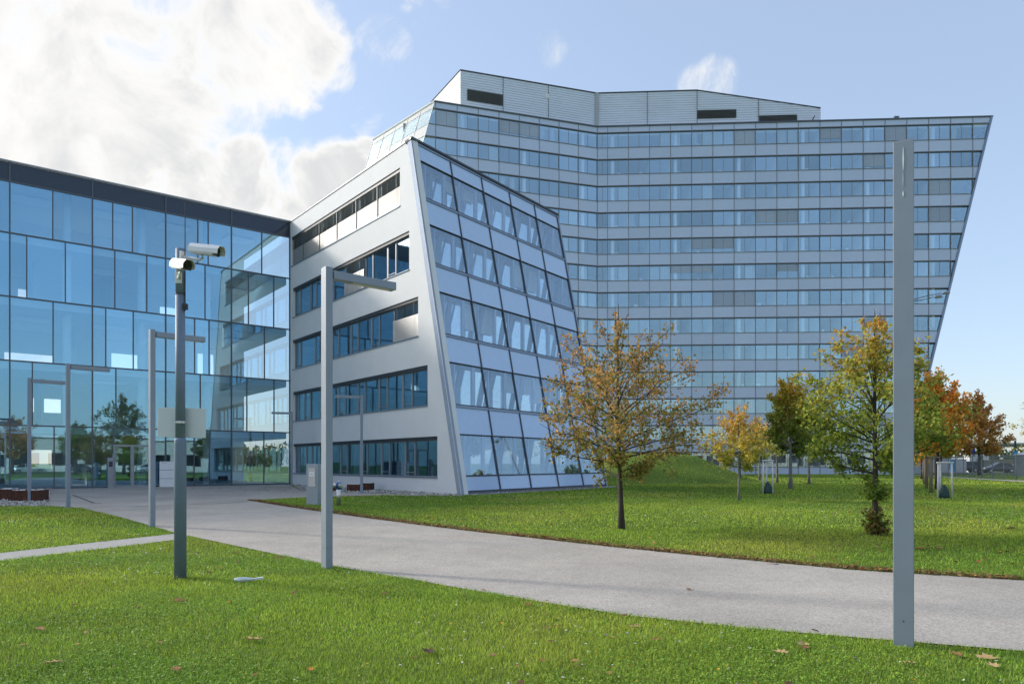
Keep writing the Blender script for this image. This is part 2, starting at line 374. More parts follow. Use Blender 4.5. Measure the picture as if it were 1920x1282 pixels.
def inside(poly, X, Y):
    poly = [(p[0], p[1]) for p in poly]; r = np.zeros(len(X), bool); j = len(poly) - 1
    for i in range(len(poly)):
        xi, yi = poly[i]; xj, yj = poly[j]
        if yi != yj:
            c = ((yi > Y) != (yj > Y)) & (X < (xj - xi) * (Y - yi) / (yj - yi) + xi); r ^= c
        j = i
    return r
def sheet(name, poly, matn, lift):
    """flat sheet that follows the slight rise of the ground"""
    bm = bmesh.new(); f = bm.faces.new([bm.verts.new((p[0], p[1], 0)) for p in poly])
    bmesh.ops.triangulate(bm, faces=[f])
    for y in GY:
        bmesh.ops.bisect_plane(bm, geom=bm.verts[:] + bm.edges[:] + bm.faces[:], plane_co=(0, y, 0), plane_no=(0, 1, 0))
    for v in bm.verts: v.co.z = g(v.co.y) + lift
    bmesh.ops.recalc_face_normals(bm, faces=bm.faces)
    if sum(q.normal.z for q in bm.faces) < 0: bmesh.ops.reverse_faces(bm, faces=bm.faces)
    me = bpy.data.meshes.new(name); bm.to_mesh(me); bm.free(); me.materials.append(MATS[matn])
    return structure(name, me)

# ------------------------------------------------------------------ key points of the buildings (plan, metres)
GL = 0.2                                               # ground level from 20 m on
C0 = Vector((-14.54, 46.8))                            # inner corner between glass hall and white wing
UH = Vector((0.785, 0.620)).normalized()               # along the hall facade (towards the corner)
UW = Vector((0.625, -0.781)).normalized()              # along the white wall (corner towards its front edge)
BL, TL = Vector((-2.23, 31.4)), Vector((-4.95, 34.8))  # front glass, left edge: foot and top
UF = Vector((0.588, 0.809)).normalized(); FW = 13.35   # along the front glass, its width
WH = 17.2                                              # height of hall and wing
K0 = Vector((10.9, 91.0)); UR = Vector((48.4, -2.7)).normalized(); UL = Vector((20.1, 6.4)).normalized()
TH = 44.3                                              # tower height

# ------------------------------------------------------------------ ground and paving
ys = [-700, -60] + GY + [60, 200, 1500]
mb = MB()
for a, b in zip(ys, ys[1:]):
    mb.face([(-1200, a, g(a)), (1200, a, g(a)), (1200, b, g(b)), (-1200, b, g(b))])
structure('ground', mb.mesh('ground', 'lawn_soil', fix=False))

near_edge = [(345, 1003), (430, 1021), (520, 1040), (613, 1060), (760, 1085), (900, 1110), (1040, 1134), (1180, 1155), (1400, 1179), (1600, 1196), (1760, 1209), (1920, 1222), (2300, 1250), (2800, 1282)]
far_edge = [(2800, 1140), (2300, 1114), (1920, 1089), (1600, 1069), (1300, 1041), (1150, 1026), (1000, 1009), (900, 998), (800, 986), (700, 973), (620, 962), (540, 950), (465, 938)]
def hallx(px): return C0 + UH * ((46.8 * 2110 / (2650 - px) - 46.8) / UH.y)      # point of the hall facade at a photo column
def pl(seq): return [G(*p).to_2d() for p in seq]
PAVED = pl(near_edge) + pl(far_edge) + pl([(575, 932), (650, 930), (720, 928.2), (800, 929.5), (800, 928.3), (720, 925.5), (650, 924), (600, 923), (560, 918)]) \
    + [C0 + UW * 0.5 - Vector((.781, .625)) * .3, C0 + UH * 0.5, hallx(90)] + pl([(92, 939), (92, 949), (150, 952), (240, 974), (330, 1000)])
sheet('path', PAVED, 'path_concrete', 0.012)
SIDE = pl([(330, 1000.5), (150, 1020), (0, 1037), (-400, 1082), (-400, 1101), (0, 1052), (150, 1034), (346, 1010), (352, 1004.6)])
sheet('side_path', SIDE, 'plaza_concrete', 0.008)
GRAV1 = pl([(560, 918), (600, 923), (650, 924), (720, 925.5), (800, 928.3), (868, 930)]) + [BL - Vector((.781, .625)) * .02, C0 + UW * 0.5 - Vector((.781, .625)) * .02]
sheet('gravel_strip', GRAV1, 'gravel_bed', 0.006)
NF = Vector((UF.y, -UF.x))
GRAV2 = [BL + NF * .75, BL + UF * 14 + NF * .75, BL + UF * 14, BL]
sheet('gravel_border', GRAV2, 'gravel_bed', 0.010)
GRAV3 = [hallx(90), hallx(-350)] + pl([(-350, 949), (92, 949), (92, 939)])
sheet('gravel_bed', GRAV3, 'gravel_bed', 0.006)
# expansion joint and a cable cut across the plaza, filled with dirt
def ribbon(name, pts, w, matn, lift):
    mb = MB(); P = [G(*p) for p in pts]
    for a, b in zip(P, P[1:]):
        d = (b - a).to_2d().normalized(); s = Vector((-d.y, d.x)) * w / 2
        mb.face([(a.x - s.x, a.y - s.y, a.z + lift), (b.x - s.x, b.y - s.y, b.z + lift), (b.x + s.x, b.y + s.y, b.z + lift), (a.x + s.x, a.y + s.y, a.z + lift)])
    return structure(name, mb.mesh(name, matn, fix=False))
paving('joint_dirt', (0.15, 0.125, 0.10), 0.3, 0.3)
ribbon('paving_joint', [(152, 951.3), (300, 948.5), (420, 943.5), (466, 941)], 0.10, 'joint_dirt', 0.017)
ribbon('paving_crack', [(136, 928), (160, 937), (176, 943.5), (190, 944)], 0.09, 'joint_dirt', 0.017)
# footpath along the fence, street and platforms beyond
FEN = [Vector(p) for p in ((33.0, 20.0), (36.9, 38.0), (41.9, 59.6), (45.3, 72.0), (49.5, 86.0))]
FP = [p + Vector((-0.5, 0)) for p in FEN] + [p + Vector((-2.3, 0)) for p in reversed(FEN)]
sheet('footpath', FP, 'path_concrete', 0.012)
STREET = [Vector(p) for p in ((52, 84), (200, 60), (200, 76), (140, 92), (50, 112), (44, 100))]
sheet('street', STREET, 'asphalt', 0.008)
BACKROAD = [Vector((30.5, -23)) + Vector((.74, .67)) * a + Vector((.67, -.74)) * b for a, b in ((-60, -2.2), (55, -2.2), (55, 7), (-60, 7))]
sheet('road', BACKROAD, 'asphalt', 0.008)
# grass mound between wing and tower
MC, MRX, MRY, MHT = Vector((11.6, 57.5)), 8.6, 10.5, 2.05
def mound_h(x, y):
    q = np.sqrt(((x - MC.x) / MRX) ** 2 + ((y - MC.y) / MRY) ** 2)
    b = np.clip((1 - q) * 1.25, 0, 1); h = MHT * (b * b * (3 - 2 * b))
    return h * (1 + 0.10 * np.sin(x * 1.1 + 1) * np.cos(y * .7))
N = 40; xs = np.linspace(MC.x - MRX, MC.x + MRX, N); yy = np.linspace(MC.y - MRY, MC.y + MRY, N)
XX, YY = np.meshgrid(xs, yy); ZZ = GL - .02 + mound_h(XX, YY) * 1.0
V = np.stack([XX.ravel(), YY.ravel(), ZZ.ravel()], 1); idx = np.arange(N * N).reshape(N, N)
Fq = np.stack([idx[:-1, :-1].ravel(), idx[:-1, 1:].ravel(), idx[1:, 1:].ravel(), idx[1:, :-1].ravel()], 1)
structure('grass_mound', np_mesh('grass_mound', V, Fq, 'lawn_soil', smooth=True))

# ------------------------------------------------------------------ glass hall on the left
A_H = math.atan2(UH.y, UH.x)
MH = T(C0.x, C0.y, GL) @ RZ(A_H)                       # local x along the facade (corner = 0, negative to the left), y inward, z up
hall = empty('glass_hall', MH, 'blue mirrored glass hall with irregular panes and dark parapet band', 'building')
def hl(px): return (46.8 * 2110 / (2650 - px) - 46.8) / UH.y       # facade x of a photo column
HX0 = -30.2
mains = [0 - 0.05, -3.77, -7.55, -11.32, -15.1, -18.9, -22.65, -26.4, HX0]
zrow = [0.06, 3.40, 6.80, 10.16, 13.5, 16.2, 17.2]
extra = {0: [490, 388, 359, 276, 207.5, 96], 1: [509, 458, 370.6, 212, 55], 2: [491, 387, 360, 244.6, 193, 94],
         3: [508.5, 461, 379.5, 270, 210, 117, 44.5], 4: [486, 385.5, 366, 243, 206, 93.4], 5: []}
PANE = {}
def pane_mesh(w, h, matn, th=0.02, key='pane'):
    k = (round(w, 2), round(h, 2), matn)
    if k not in PANE: PANE[k] = MB().box((-w / 2, 0, -h / 2), (w / 2, th, h / 2)).mesh(key, matn)
    return PANE[k]
def jit(a=0.0016): return Matrix.Rotation(random.uniform(-a, a), 4, 'X') @ Matrix.Rotation(random.uniform(-a, a), 4, 'Z')
door_l, door_r = hl(209), hl(275)
for r in range(6):
    z0, z1 = zrow[r], zrow[r + 1]
    cuts = sorted(set(mains + [hl(p) for p in extra[r]] + [mains[4] - 3.77 * k + q for k in range(4) for q in ((-1.1, -2.7) if r % 2 else (-1.9,)) if r < 5 and mains[4] - 3.77 * k + q > HX0]))
    for a, b in zip(cuts, cuts[1:]):
        w = b - a
        zb = z0
        if r == 0 and a > door_l - 0.4 and b < door_r + 0.4: zb = 2.42          # pane over the doors
        if w < 0.12: continue
        link('parapet_panel' if r == 5 else 'pane', pane_mesh(w - 0.05, z1 - zb - 0.05, 'parapet_glass' if r == 5 else 'hall_glass', key='parapet_panel' if r == 5 else 'pane'),
             hall, MH @ T((a + b) / 2, 0.03, (zb + z1) / 2) @ jit())
    for x in cuts:
        if x in mains: continue
        zb = z0
        if r == 0 and door_l + .1 < x < door_r - .1: zb = 2.42
        link('mullion', MB().box((-0.028, -0.02, 0), (0.028, 0.07, z1 - zb)).mesh('mullion', 'mullion_grey'), hall, MH @ T(x, 0, zb))
for x in mains:
    link('mullion', MB().box((-0.034, -0.03, 0), (0.034, 0.08, 17.2)).mesh('mullion', 'mullion_grey'), hall, MH @ T(x, 0, 0))
for z in zrow[:6]:
    link('transom', MB().box((HX0, -0.026, z - 0.035), (0, 0.07, z + 0.035)).mesh('transom', 'mullion_grey'), hall, MH)
link('coping', MB().box((HX0 - .1, -0.08, 17.2), (-.02, 0.6, 17.28)).mesh('coping', 'frame_grey'), hall, MH)
# entrance doors
mb = MB(); w = door_r - door_l
for x0, x1 in ((door_l - .06, door_l + .05), (door_r - .05, door_r + .06), ((door_l + door_r) / 2 - .09, (door_l + door_r) / 2 + .09)): mb.box((x0, -.05, 0.03), (x1, .09, 2.34))
mb.box((door_l - .06, -.055, 2.34), (door_r + .06, .095, 2.46)); mb.box((door_l - .06, -.045, 0.0), (door_r + .06, .085, 0.14))
dr = link('entrance_door', mb.mesh('entrance_door', 'frame_grey'), hall, MH)
for s in (0, 1):
    xa = door_l + .05 if s == 0 else (door_l + door_r) / 2 + .09
    xb = (door_l + door_r) / 2 - .09 if s == 0 else door_r - .05
    link('door_pane', pane_mesh(xb - xa, 2.2, 'hall_glass', key='door_pane'), dr, MH @ T((xa + xb) / 2, .02, 1.24))
link('door_handle', MB().tube([(0, -.12, .9), (0, -.12, 1.25)], .018, 6).box((-.03, -.12, 1.05), (.03, -.04, 1.09)).mesh('door_handle', 'stainless'), dr, MH @ T((door_l + door_r) / 2 - .02, 0, 0))
# structure and rooms behind the glass
DEP = 9.0
for k, z in enumerate([0.0, 3.40, 6.80, 10.16, 13.5, 17.0]):
    th = 0.12 if k == 0 else 0.42
    link('floor_slab', MB().box((HX0 + .1, 0.25, z - th + (.05 if k == 0 else .02)), (-0.2, DEP, z + .05)).mesh('floor_slab', 'interior_white'), hall, MH)
mb = MB()
wins = [[(-13.6, -12.4, 1.0, 2.2)], [(-13.4, -11.9, 1.2, 2.1)], [(-14.9, -12.3, .9, 1.5), (-9, -7.2, .8, 2.0), (-3.5, -2.4, .7, 2.5)], [(-14.2, -13.3, .6, 2.2), (-6, -4.8, .5, 2.2)],
        [(-14.8, -12.4, 1.0, 1.8), (-11, -9.4, .2, 1.5), (-4.4, -3.9, .2, 2.4), (-2.9, -1.6, 1.1, 1.8)]]
for k in range(5):                                     # rear wall with window openings
    zb = [0.0, 3.40, 6.80, 10.16, 13.5][k] + .05; zt = [3.40, 6.80, 10.16, 13.5, 17.0][k] - .4; x = HX0 + .1
    for (a, b, c, d) in sorted(wins[k]):
        mb.box((x, DEP - .2, zb), (a, DEP, zt)); mb.box((a, DEP - .2, zb), (b, DEP, zb + c)); mb.box((a, DEP - .2, zb + d), (b, DEP, zt)); x = b
    mb.box((x, DEP - .2, zb), (-.2, DEP, zt))
link('rear_wall', mb.mesh('rear_wall', 'interior_white'), hall, MH)
link('side_wall', MB().box((HX0, .1, 0), (HX0 + .08, DEP, 17.15)).mesh('side_wall', 'render_white'), hall, MH)
for x in (-12.4, -8.6, -4.9, -16.2, -20):
    link('column', MB().tube([(x, 1.3, 0), (x, 1.3, 17)], .22, 14).mesh('column', 'column_white', True), hall, MH)
lx = [-13.9, -9.9, -6.3, -2.2]
for k, z in enumerate([3.40, 6.80, 10.16, 13.5, 17.0]):
    for x in (lx if k in (4, 2) else lx[1::2]):
        link('ceiling_panel', MB().box((x - .9, 3.0, z - .50), (x + .9, 4.4, z - .46)).mesh('ceiling_panel', 'column_white'), hall, MH)
for (k, x, y) in ((0, -10.8, 3), (0, -6.5, 5), (0, -3, 2.5), (1, -13.3, 4), (1, -8, 5), (2, -11.5, 4.5), (3, -13.7, 3.5), (3, -9.5, 5), (3, -2.6, 4)):
    zb = [0.0, 3.40, 6.80, 10.16, 13.5][k] + .05
    link('partition', MB().box((x - .06, y, zb), (x + .06, DEP - .2, zb + 2.9)).mesh('partition', 'interior_grey'), hall, MH)
for (x, y, w, h) in ((-9.4, 4.5, 2.2, 1.1), (-3.2, 3.2, .8, .7), (-4.6, 2.6, 1.0, 2.2)):
    link('reception_desk', MB().box((x - w / 2, y, .06), (x + w / 2, y + .7, h)).mesh('reception_desk', 'strut_grey'), hall, MH)

# ------------------------------------------------------------------ white wing
A_W = math.atan2(UW.y, UW.x)
MW = T(C0.x, C0.y, GL) @ RZ(A_W)                       # local x from the corner to the front edge, y inward, z up
wing = empty('white_wing', MW, 'white rendered office wing with ribbon windows and leaning glazed end', 'building')
def xr(z): return 19.70 - 4.33 * z / WH                # leaning front edge
WT = 0.38
sill = [0.75 + 3.38 * k for k in range(5)]; WHT = 1.90
wx0 = [0.42, 0.36, 0.34, 0.34, 0.14]; wx1 = [17.75, 16.90, 16.05, 15.2, 14.30]
mb = MB()
def wall_piece(xa0, xa1, xb0, xb1, z0, z1):            # trapezoid: left edge xa, right edge xb at bottom (0) and top (1)
    mb.hexa([(xa0, 0, z0), (xb0, 0, z0), (xb0, WT, z0), (xa0, WT, z0)], [(xa1, 0, z1), (xb1, 0, z1), (xb1, WT, z1), (xa1, WT, z1)])
zprev = -0.3
for k in range(5):
    wall_piece(0.0, 0.0, xr(zprev), xr(sill[k]), zprev, sill[k])
    zt = sill[k] + WHT
    wall_piece(0.0, 0.0, wx0[k], wx0[k], sill[k], zt); wall_piece(wx1[k], wx1[k], xr(sill[k]), xr(zt), sill[k], zt)
    zprev = zt
wall_piece(0, 0, xr(zprev), xr(WH), zprev, WH)
link('wall', mb.mesh('wall', 'render_white'), wing, MW)
link('coping', MB().box((-.1, -.04, WH), (xr(WH) + .05, .45, WH + .07)).mesh('coping', 'mullion_grey'), wing, MW)
for k in range(5):
    link('window_sill', MB().box((wx0[k] - .02, -.05, sill[k] - .045), (wx1[k] + .02, .2, sill[k] + .004)).mesh('window_sill', 'trim_blue'), wing, MW)
    link('blind_box', MB().box((wx0[k], .05, sill[k] + WHT - .16), (wx1[k], .30, sill[k] + WHT - .004)).mesh('blind_box', 'dark_frame'), wing, MW)
def slat_blind(w, h, closed):                          # closed part from the bottom, open slats above
    mb = MB(); n = int(h / 0.075)
    for i in range(n):
        z = -h + (i + .5) * h / n
        a = R(74) if z < -h + closed * h else R(12)
        dy, dz = .042 * math.cos(a), .042 * math.sin(a)
        mb.face([(-w / 2, -dy, z - dz), (w / 2, -dy, z - dz), (w / 2, dy, z + dz), (-w / 2, dy, z + dz)])
    mb.box((-w / 2, -.02, -h - .01), (w / 2, .02, -h + .02))
    for s in (-.32, .32): mb.box((s * w - .005, -.045, -h), (s * w + .005, -.04, 0))
    return mb.mesh('blind', 'slat_metal', fix=False)
for k in range(5):
    xs_ = [wx1[k]]
    while xs_[-1] - 2.47 > wx0[k] + .4: xs_.append(xs_[-1] - 2.47)
    if k in (0, 1, 2): xs_ = [wx1[k]] + [x + .75 - (1.5 if k == 0 else .9) for x in xs_[1:] if x - .9 > wx0[k]]
    xs_.append(wx0[k]); xs_ = sorted(set(xs_))
    for i, (a, b) in enumerate(zip(xs_, xs_[1:])):
        w = b - a; z0 = sill[k]; h = WHT - .16
        if w < .3: continue
        cx = (a + b) / 2; Mw = MW @ T(cx, .16, z0)
        thin = min(.32 * w, .85); mx = -w / 2 + thin + .1
        fr = MB(); e = .045
        fr.box((-w / 2, 0, 0), (-w / 2 + .10, .09, h)); fr.box((w / 2 - e, 0, 0), (w / 2, .09, h))
        fr.box((-w / 2 + .10, .004, 0), (w / 2 - e, .086, e)); fr.box((-w / 2 + .10, .004, h - e), (w / 2 - e, .086, h))
        fr.box((mx - .04, -.01, e), (mx + .04, .08, h - e)); fr.box((-w / 2 + .10, -.012, .19), (mx - .04, .078, .225))
        wi = link('window', fr.mesh('window', 'frame_grey'), wing, Mw)
        pa = (-w / 2 + .10, mx - .04); pb = (mx + .04, w / 2 - e)
        for q in (pa, pb):
            link('pane', pane_mesh(q[1] - q[0], h - 2 * e, 'wing_glass'), wi, Mw @ T((q[0] + q[1]) / 2, .035, h / 2) @ jit(.004))
        blind = None
        if k == 4: blind = (WHT - .2, .60)
        if k == 3 and 645 < PX0 + F * (C0 + UW * cx).x / (C0 + UW * cx).y < 690: blind = (WHT - .2, .62)
        if k == 2 and b > 15.9: blind = (WHT - .2, .62)
        if blind:
            bo = link('blind', slat_blind(w - .05, blind[0], blind[1]), wing, MW @ T(cx, .085, z0 + WHT - .16)); bo['kind'] = 'stuff'
            if k == 4 or k == 2: link('guide_rail', MB().box((-.014, -.012, 0), (.014, .012, WHT - .17)).mesh('guide_rail', 'frame_grey'), wing, MW @ T(b - .012, .05, z0))
# floors, core, other walls and roof
def wing_plan(z, ins=0.0):
    t = z / WH; sh = (TL - BL) * t
    a = BL + sh; b = a + UF * FW
    back = Vector((-UW.x, -UW.y))
    inn = Vector((.781, .625))
    return [C0 + inn * ins + UW * ins, a + inn * ins + back * ins * 1.2, b - inn * ins * .6 + back * ins * 1.2, b + back * (16 + 4.3 * (1 - t)) - inn * .2, C0 + inn * 11 + UW * ins]
for k in range(6):
    z = [0.05, 3.2, 6.58, 9.96, 13.34, 16.95][k]
    P = wing_plan(z, .5); th = .1 if k == 0 else .36
    link('floor_slab', MB().hexa([(p.x, p.y, GL + z - th) for p in P], [(p.x, p.y, GL + z) for p in P]).mesh('floor_slab', 'interior_white'), wing)
link('roof', MB().hexa([(p.x, p.y, GL + WH - .12) for p in wing_plan(WH, .3)], [(p.x, p.y, GL + WH - .02) for p in wing_plan(WH, .3)]).mesh('roof', 'concrete_roof'), wing)
core = MB(); cA = BL + Vector((.781, .625)) * 5.2 - UW * 9; cB = cA - UW * 9; cD = Vector((.781, .625)) * 2.6
core.hexa([(p.x, p.y, GL) for p in (cA, cB, cB + cD, cA + cD)], [(p.x, p.y, GL + WH - .3) for p in (cA, cB, cB + cD, cA + cD)])
link('core_wall', core.mesh('core_wall', 'interior_grey'), wing)
for k in range(5):                                     # desks and cupboards one can make out through the panes
    mb = MB()
    for x in np.arange(1.5, wx1[k] - 1, 2.9):
        mb.box((x, 2.4, sill[k] - .6), (x + .1, 5, sill[k] + 1.9)); mb.box((x + .5, .9, sill[k] - .1), (x + 2.0, 1.6, sill[k] - .04))
    o = link('office_partition', mb.mesh('office_partition', 'interior_grey'), wing, MW)
# right-hand side wall and rear wall (seen only from other places)
t0, t1 = wing_plan(0), wing_plan(WH)
mb = MB()
mb.face([(t0[2].x, t0[2].y, GL), (t0[3].x, t0[3].y, GL), (t1[3].x, t1[3].y, GL + WH), (t1[2].x, t1[2].y, GL + WH)])
mb.face([(t0[3].x, t0[3].y, GL), (t0[4].x, t0[4].y, GL), (t1[4].x, t1[4].y, GL + WH), (t1[3].x, t1[3].y, GL + WH)])
link('rear_wall', mb.mesh('rear_wall', 'render_white', fix=False), wing)
q4 = C0 + Vector((.781, .625)) * 11
mb = MB(); d_ = UW * .12
mb.hexa([(C0.x + d_.x + .3, C0.y + d_.y + .24, GL), (q4.x + d_.x, q4.y + d_.y, GL), (q4.x, q4.y, GL), (C0.x + .3, C0.y + .24, GL)], [(C0.x + d_.x + .3, C0.y + d_.y + .24, GL + WH - .2), (q4.x + d_.x, q4.y + d_.y, GL + WH - .2), (q4.x, q4.y, GL + WH - .2), (C0.x + .3, C0.y + .24, GL + WH - .2)])
link('party_wall', mb.mesh('party_wall', 'interior_grey'), wing)
# leaning glazed end: u along the foot, h up the slope, n out of the plane
LEAN = Vector((TL.x - BL.x, TL.y - BL.y, WH)); UF3 = Vector((UF.x, UF.y, 0)); NF3 = UF3.cross(LEAN).normalized()
O3 = Vector((BL.x, BL.y, GL))
def FP3(u, z, n=0.0): return UF3 * u + LEAN * (z / WH) + NF3 * n
zf = [0.14, 0.83, 2.70, 4.08, 6.07, 7.43, 9.48, 10.90, 12.87, 14.26, 16.23, 17.2]
kindf = ['s', 'g', 's', 'g', 's', 'g', 's', 'g', 's', 'g', 's']
u0, bay = 0.30, (FW - 0.30 - 0.12) / 5
def sheared(u0_, u1_, z0_, z1_, n0, n1, ins_u=.0, ins_z=.0, rel=True):
    b = [FP3(u0_ + ins_u, z0_ + ins_z, n0), FP3(u1_ - ins_u, z0_ + ins_z, n0), FP3(u1_ - ins_u, z0_ + ins_z, n1), FP3(u0_ + ins_u, z0_ + ins_z, n1)]
    t = [FP3(u0_ + ins_u, z1_ - ins_z, n0), FP3(u1_ - ins_u, z1_ - ins_z, n0), FP3(u1_ - ins_u, z1_ - ins_z, n1), FP3(u0_ + ins_u, z1_ - ins_z, n1)]
    return b, t
for r in range(11):
    h = zf[r + 1] - zf[r]
    b, t = sheared(0, bay, 0, h, -.02, 0.0, .035, .03)
    me = MB().hexa(b, t).mesh('spandrel_panel' if kindf[r] == 's' else 'pane', 'wing_spandrel' if kindf[r] == 's' else 'front_glass')
    for i in range(5):
        p = O3 + FP3(u0 + i * bay, zf[r])
        link('spandrel_panel' if kindf[r] == 's' else 'pane', me, wing, T(*p) @ jit(.0012))
    b, t = sheared(u0, FW - .12, -.02, .02, -.05, .05)
    link('transom', MB().hexa(b, t).mesh('transom', 'dark_frame'), wing, T(*(O3 + FP3(0, zf[r]))))
    if kindf[r] == 's' and r: 
        b, t = sheared(u0, FW - .12, 0, .10, -.01, .055)
        link('sill_rail', MB().hexa(b, t).mesh('sill_rail', 'trim_blue'), wing, T(*(O3 + FP3(0, zf[r + 1] - .13))))
for i in range(6):
    b, t = sheared(-.022, .022, 0, 17.06, -.06, .06)
    link('mullion', MB().hexa(b, t).mesh('mullion', 'mullion_grey'), wing, T(*(O3 + FP3(u0 + i * bay, .14))))
b, t = sheared(0.02, u0 - .03, 0, WH, -.25, .03); link('edge_trim', MB().hexa(b, t).mesh('edge_trim', 'trim_blue'), wing, T(*O3))
b, t = sheared(FW - .09, FW + .05, 0, WH, -.3, .05); link('edge_trim', MB().hexa(b, t).mesh('edge_trim', 'trim_blue'), wing, T(*O3))
b, t = sheared(0.0, FW, WH - .005, WH + .12, -.4, .10); link('coping', MB().hexa(b, t).mesh('coping', 'dark_frame'), wing, T(*O3))
b, t = sheared(0.02, FW, -.25, .10, -.3, .02); link('plinth', MB().hexa(b, t).mesh('plinth', 'mullion_grey'), wing, T(*O3))
for r in (1, 3, 5, 7, 9):                              # inner skin: posts, raking columns, blind boxes, ceilings
    z0, z1 = zf[r], zf[r + 1]
    for i in range(5):
        uu = u0 + i * bay
        p = O3 + FP3(uu, z0); h = z1 - z0
        D_in = -NF3; D_in = Vector((D_in.x, D_in.y, 0)).normalized()
        if (i * 7 + r * 5) % 4 == 0 or random.random() < .12:      # a roller blind let down some way inside
            bh = random.choice((.35, .6, .9, 1.3)); e_b = D_in * .95; pb_ = [UF3 * .06 + e_b, UF3 * (bay - .08) + e_b]
            zt_ = Vector((0, 0, h - .04)); zb_ = Vector((0, 0, h - .04 - bh)); tk = D_in * .012
            link('roller_blind', MB().hexa([v + zb_ for v in (pb_[0], pb_[1], pb_[1] + tk, pb_[0] + tk)], [v + zt_ for v in (pb_[0], pb_[1], pb_[1] + tk, pb_[0] + tk)]).mesh('roller_blind', 'curtain_cloth'), wing, T(*p))
        q0 = p + UF3 * (bay * (.36 + random.uniform(-.04, .04))) + D_in * .75; q1 = q0 + UF3 * .62 + Vector((0, 0, h + .2))
        s = UF3 * .13; dd = D_in * .16
        o1 = q0 - p; o2 = q1 - p
        link('raking_strut', MB().hexa([o1 - s, o1 + s, o1 + s + dd, o1 - s + dd], [o2 - s, o2 + s, o2 + s + dd, o2 - s + dd]).mesh('raking_strut', 'strut_grey'), wing, T(*p))
        e_in = D_in * 1.05; qq = [UF3 * .02 + e_in, UF3 * (bay - .02) + e_in]
        link('inner_pane', MB().hexa([qq[0], qq[1], qq[1] + D_in * .02, qq[0] + D_in * .02], [v + Vector((0, 0, h - .02)) for v in (qq[0], qq[1], qq[1] + D_in * .02, qq[0] + D_in * .02)]).mesh('inner_pane', 'inner_glass'), wing, T(*p))
        for f_, wd in ((.30, .035), (.84, .09)):
            o1 = UF3 * (bay * f_) + D_in * .55; o2 = o1 + Vector((0, 0, h + .05)); s = UF3 * wd; dd = D_in * .12
            link('inner_post', MB().hexa([o1 - s, o1 + s, o1 + s + dd, o1 - s + dd], [o2 - s, o2 + s, o2 + s + dd, o2 - s + dd]).mesh('inner_post', 'trim_blue'), wing, T(*p))
    b_ = O3 + FP3(u0, z1) + Vector((-NF3.x, -NF3.y, 0)).normalized() * .45
    e1, e2 = UF3 * (FW - .5), Vector((-NF3.x, -NF3.y, 0)).normalized() * .25
    o = Vector((0, 0, -.08))
    link('blind_box', MB().hexa([o, o + e1, o + e1 + e2, o + e2], [Vector((0, 0, .2)), e1 + Vector((0, 0, .2)), e1 + e2 + Vector((0, 0, .2)), e2 + Vector((0, 0, .2))]).mesh('blind_box', 'trim_blue'), wing, T(*b_))

# ------------------------------------------------------------------ tower
MK = T(K0.x, K0.y, GL)
tower = empty('office_tower', MK, 'tall grey and blue office tower with slanted ends and kinked facade', 'building')
MR_ = MK @ RZ(math.atan2(UR.y, UR.x)); ML_ = MK @ RZ(math.atan2(UL.y, UL.x))
NB, ST, S0, WIN = 13, 3.39, 0.90, 1.93
def xright(z): return 48.5 - .239 * (TH - z)
def xleft(z): return -21.1 - .27 * (TH - z)
rb = [0, 1.3] + [1.3 + 2.65 * i for i in range(1, 19)]
lb = [0] + [-2.62 * i for i in range(1, 13)]
def tower_window(w, h):
    mb = MB()
    mb.box((.03, .07, 0), (w / 2 - .03, .085, h - .13), 0); mb.box((w / 2 + .03, .07, 0), (w - .03, .085, h - .13), 0)
    mb.box((w / 2 - .03, .05, 0), (w / 2 + .03, .10, h - .13), 1); mb.box((.0, .02, h - .13), (w, .10, h), 2)
    return mb.mesh('window', ['tower_glass', 'frame_grey', 'mullion_grey'])
def trap(lo0, hi0, lo1, hi1, z, y0, y1): return MB().hexa([(lo0, y0, 0), (hi0, y0, 0), (hi0, y1, 0), (lo0, y1, 0)], [(lo1, y0, z), (hi1, y0, z), (hi1, y1, z), (lo1, y1, z)])
cache = {}
far = {'w': MB(), 's': MB()}                           # bays that other things hide: joined
def px_of(M, x, z):
    p = M @ Vector((x, 0, z)); return PX0 + F * p.x / p.y, PY0 - F * (p.z - CAMZ) / p.y
def hidden(px, py):
    if px < 1048: return py > 255 + (px - 770) * .5216
    return px < 1046 + (py - 405) * .178
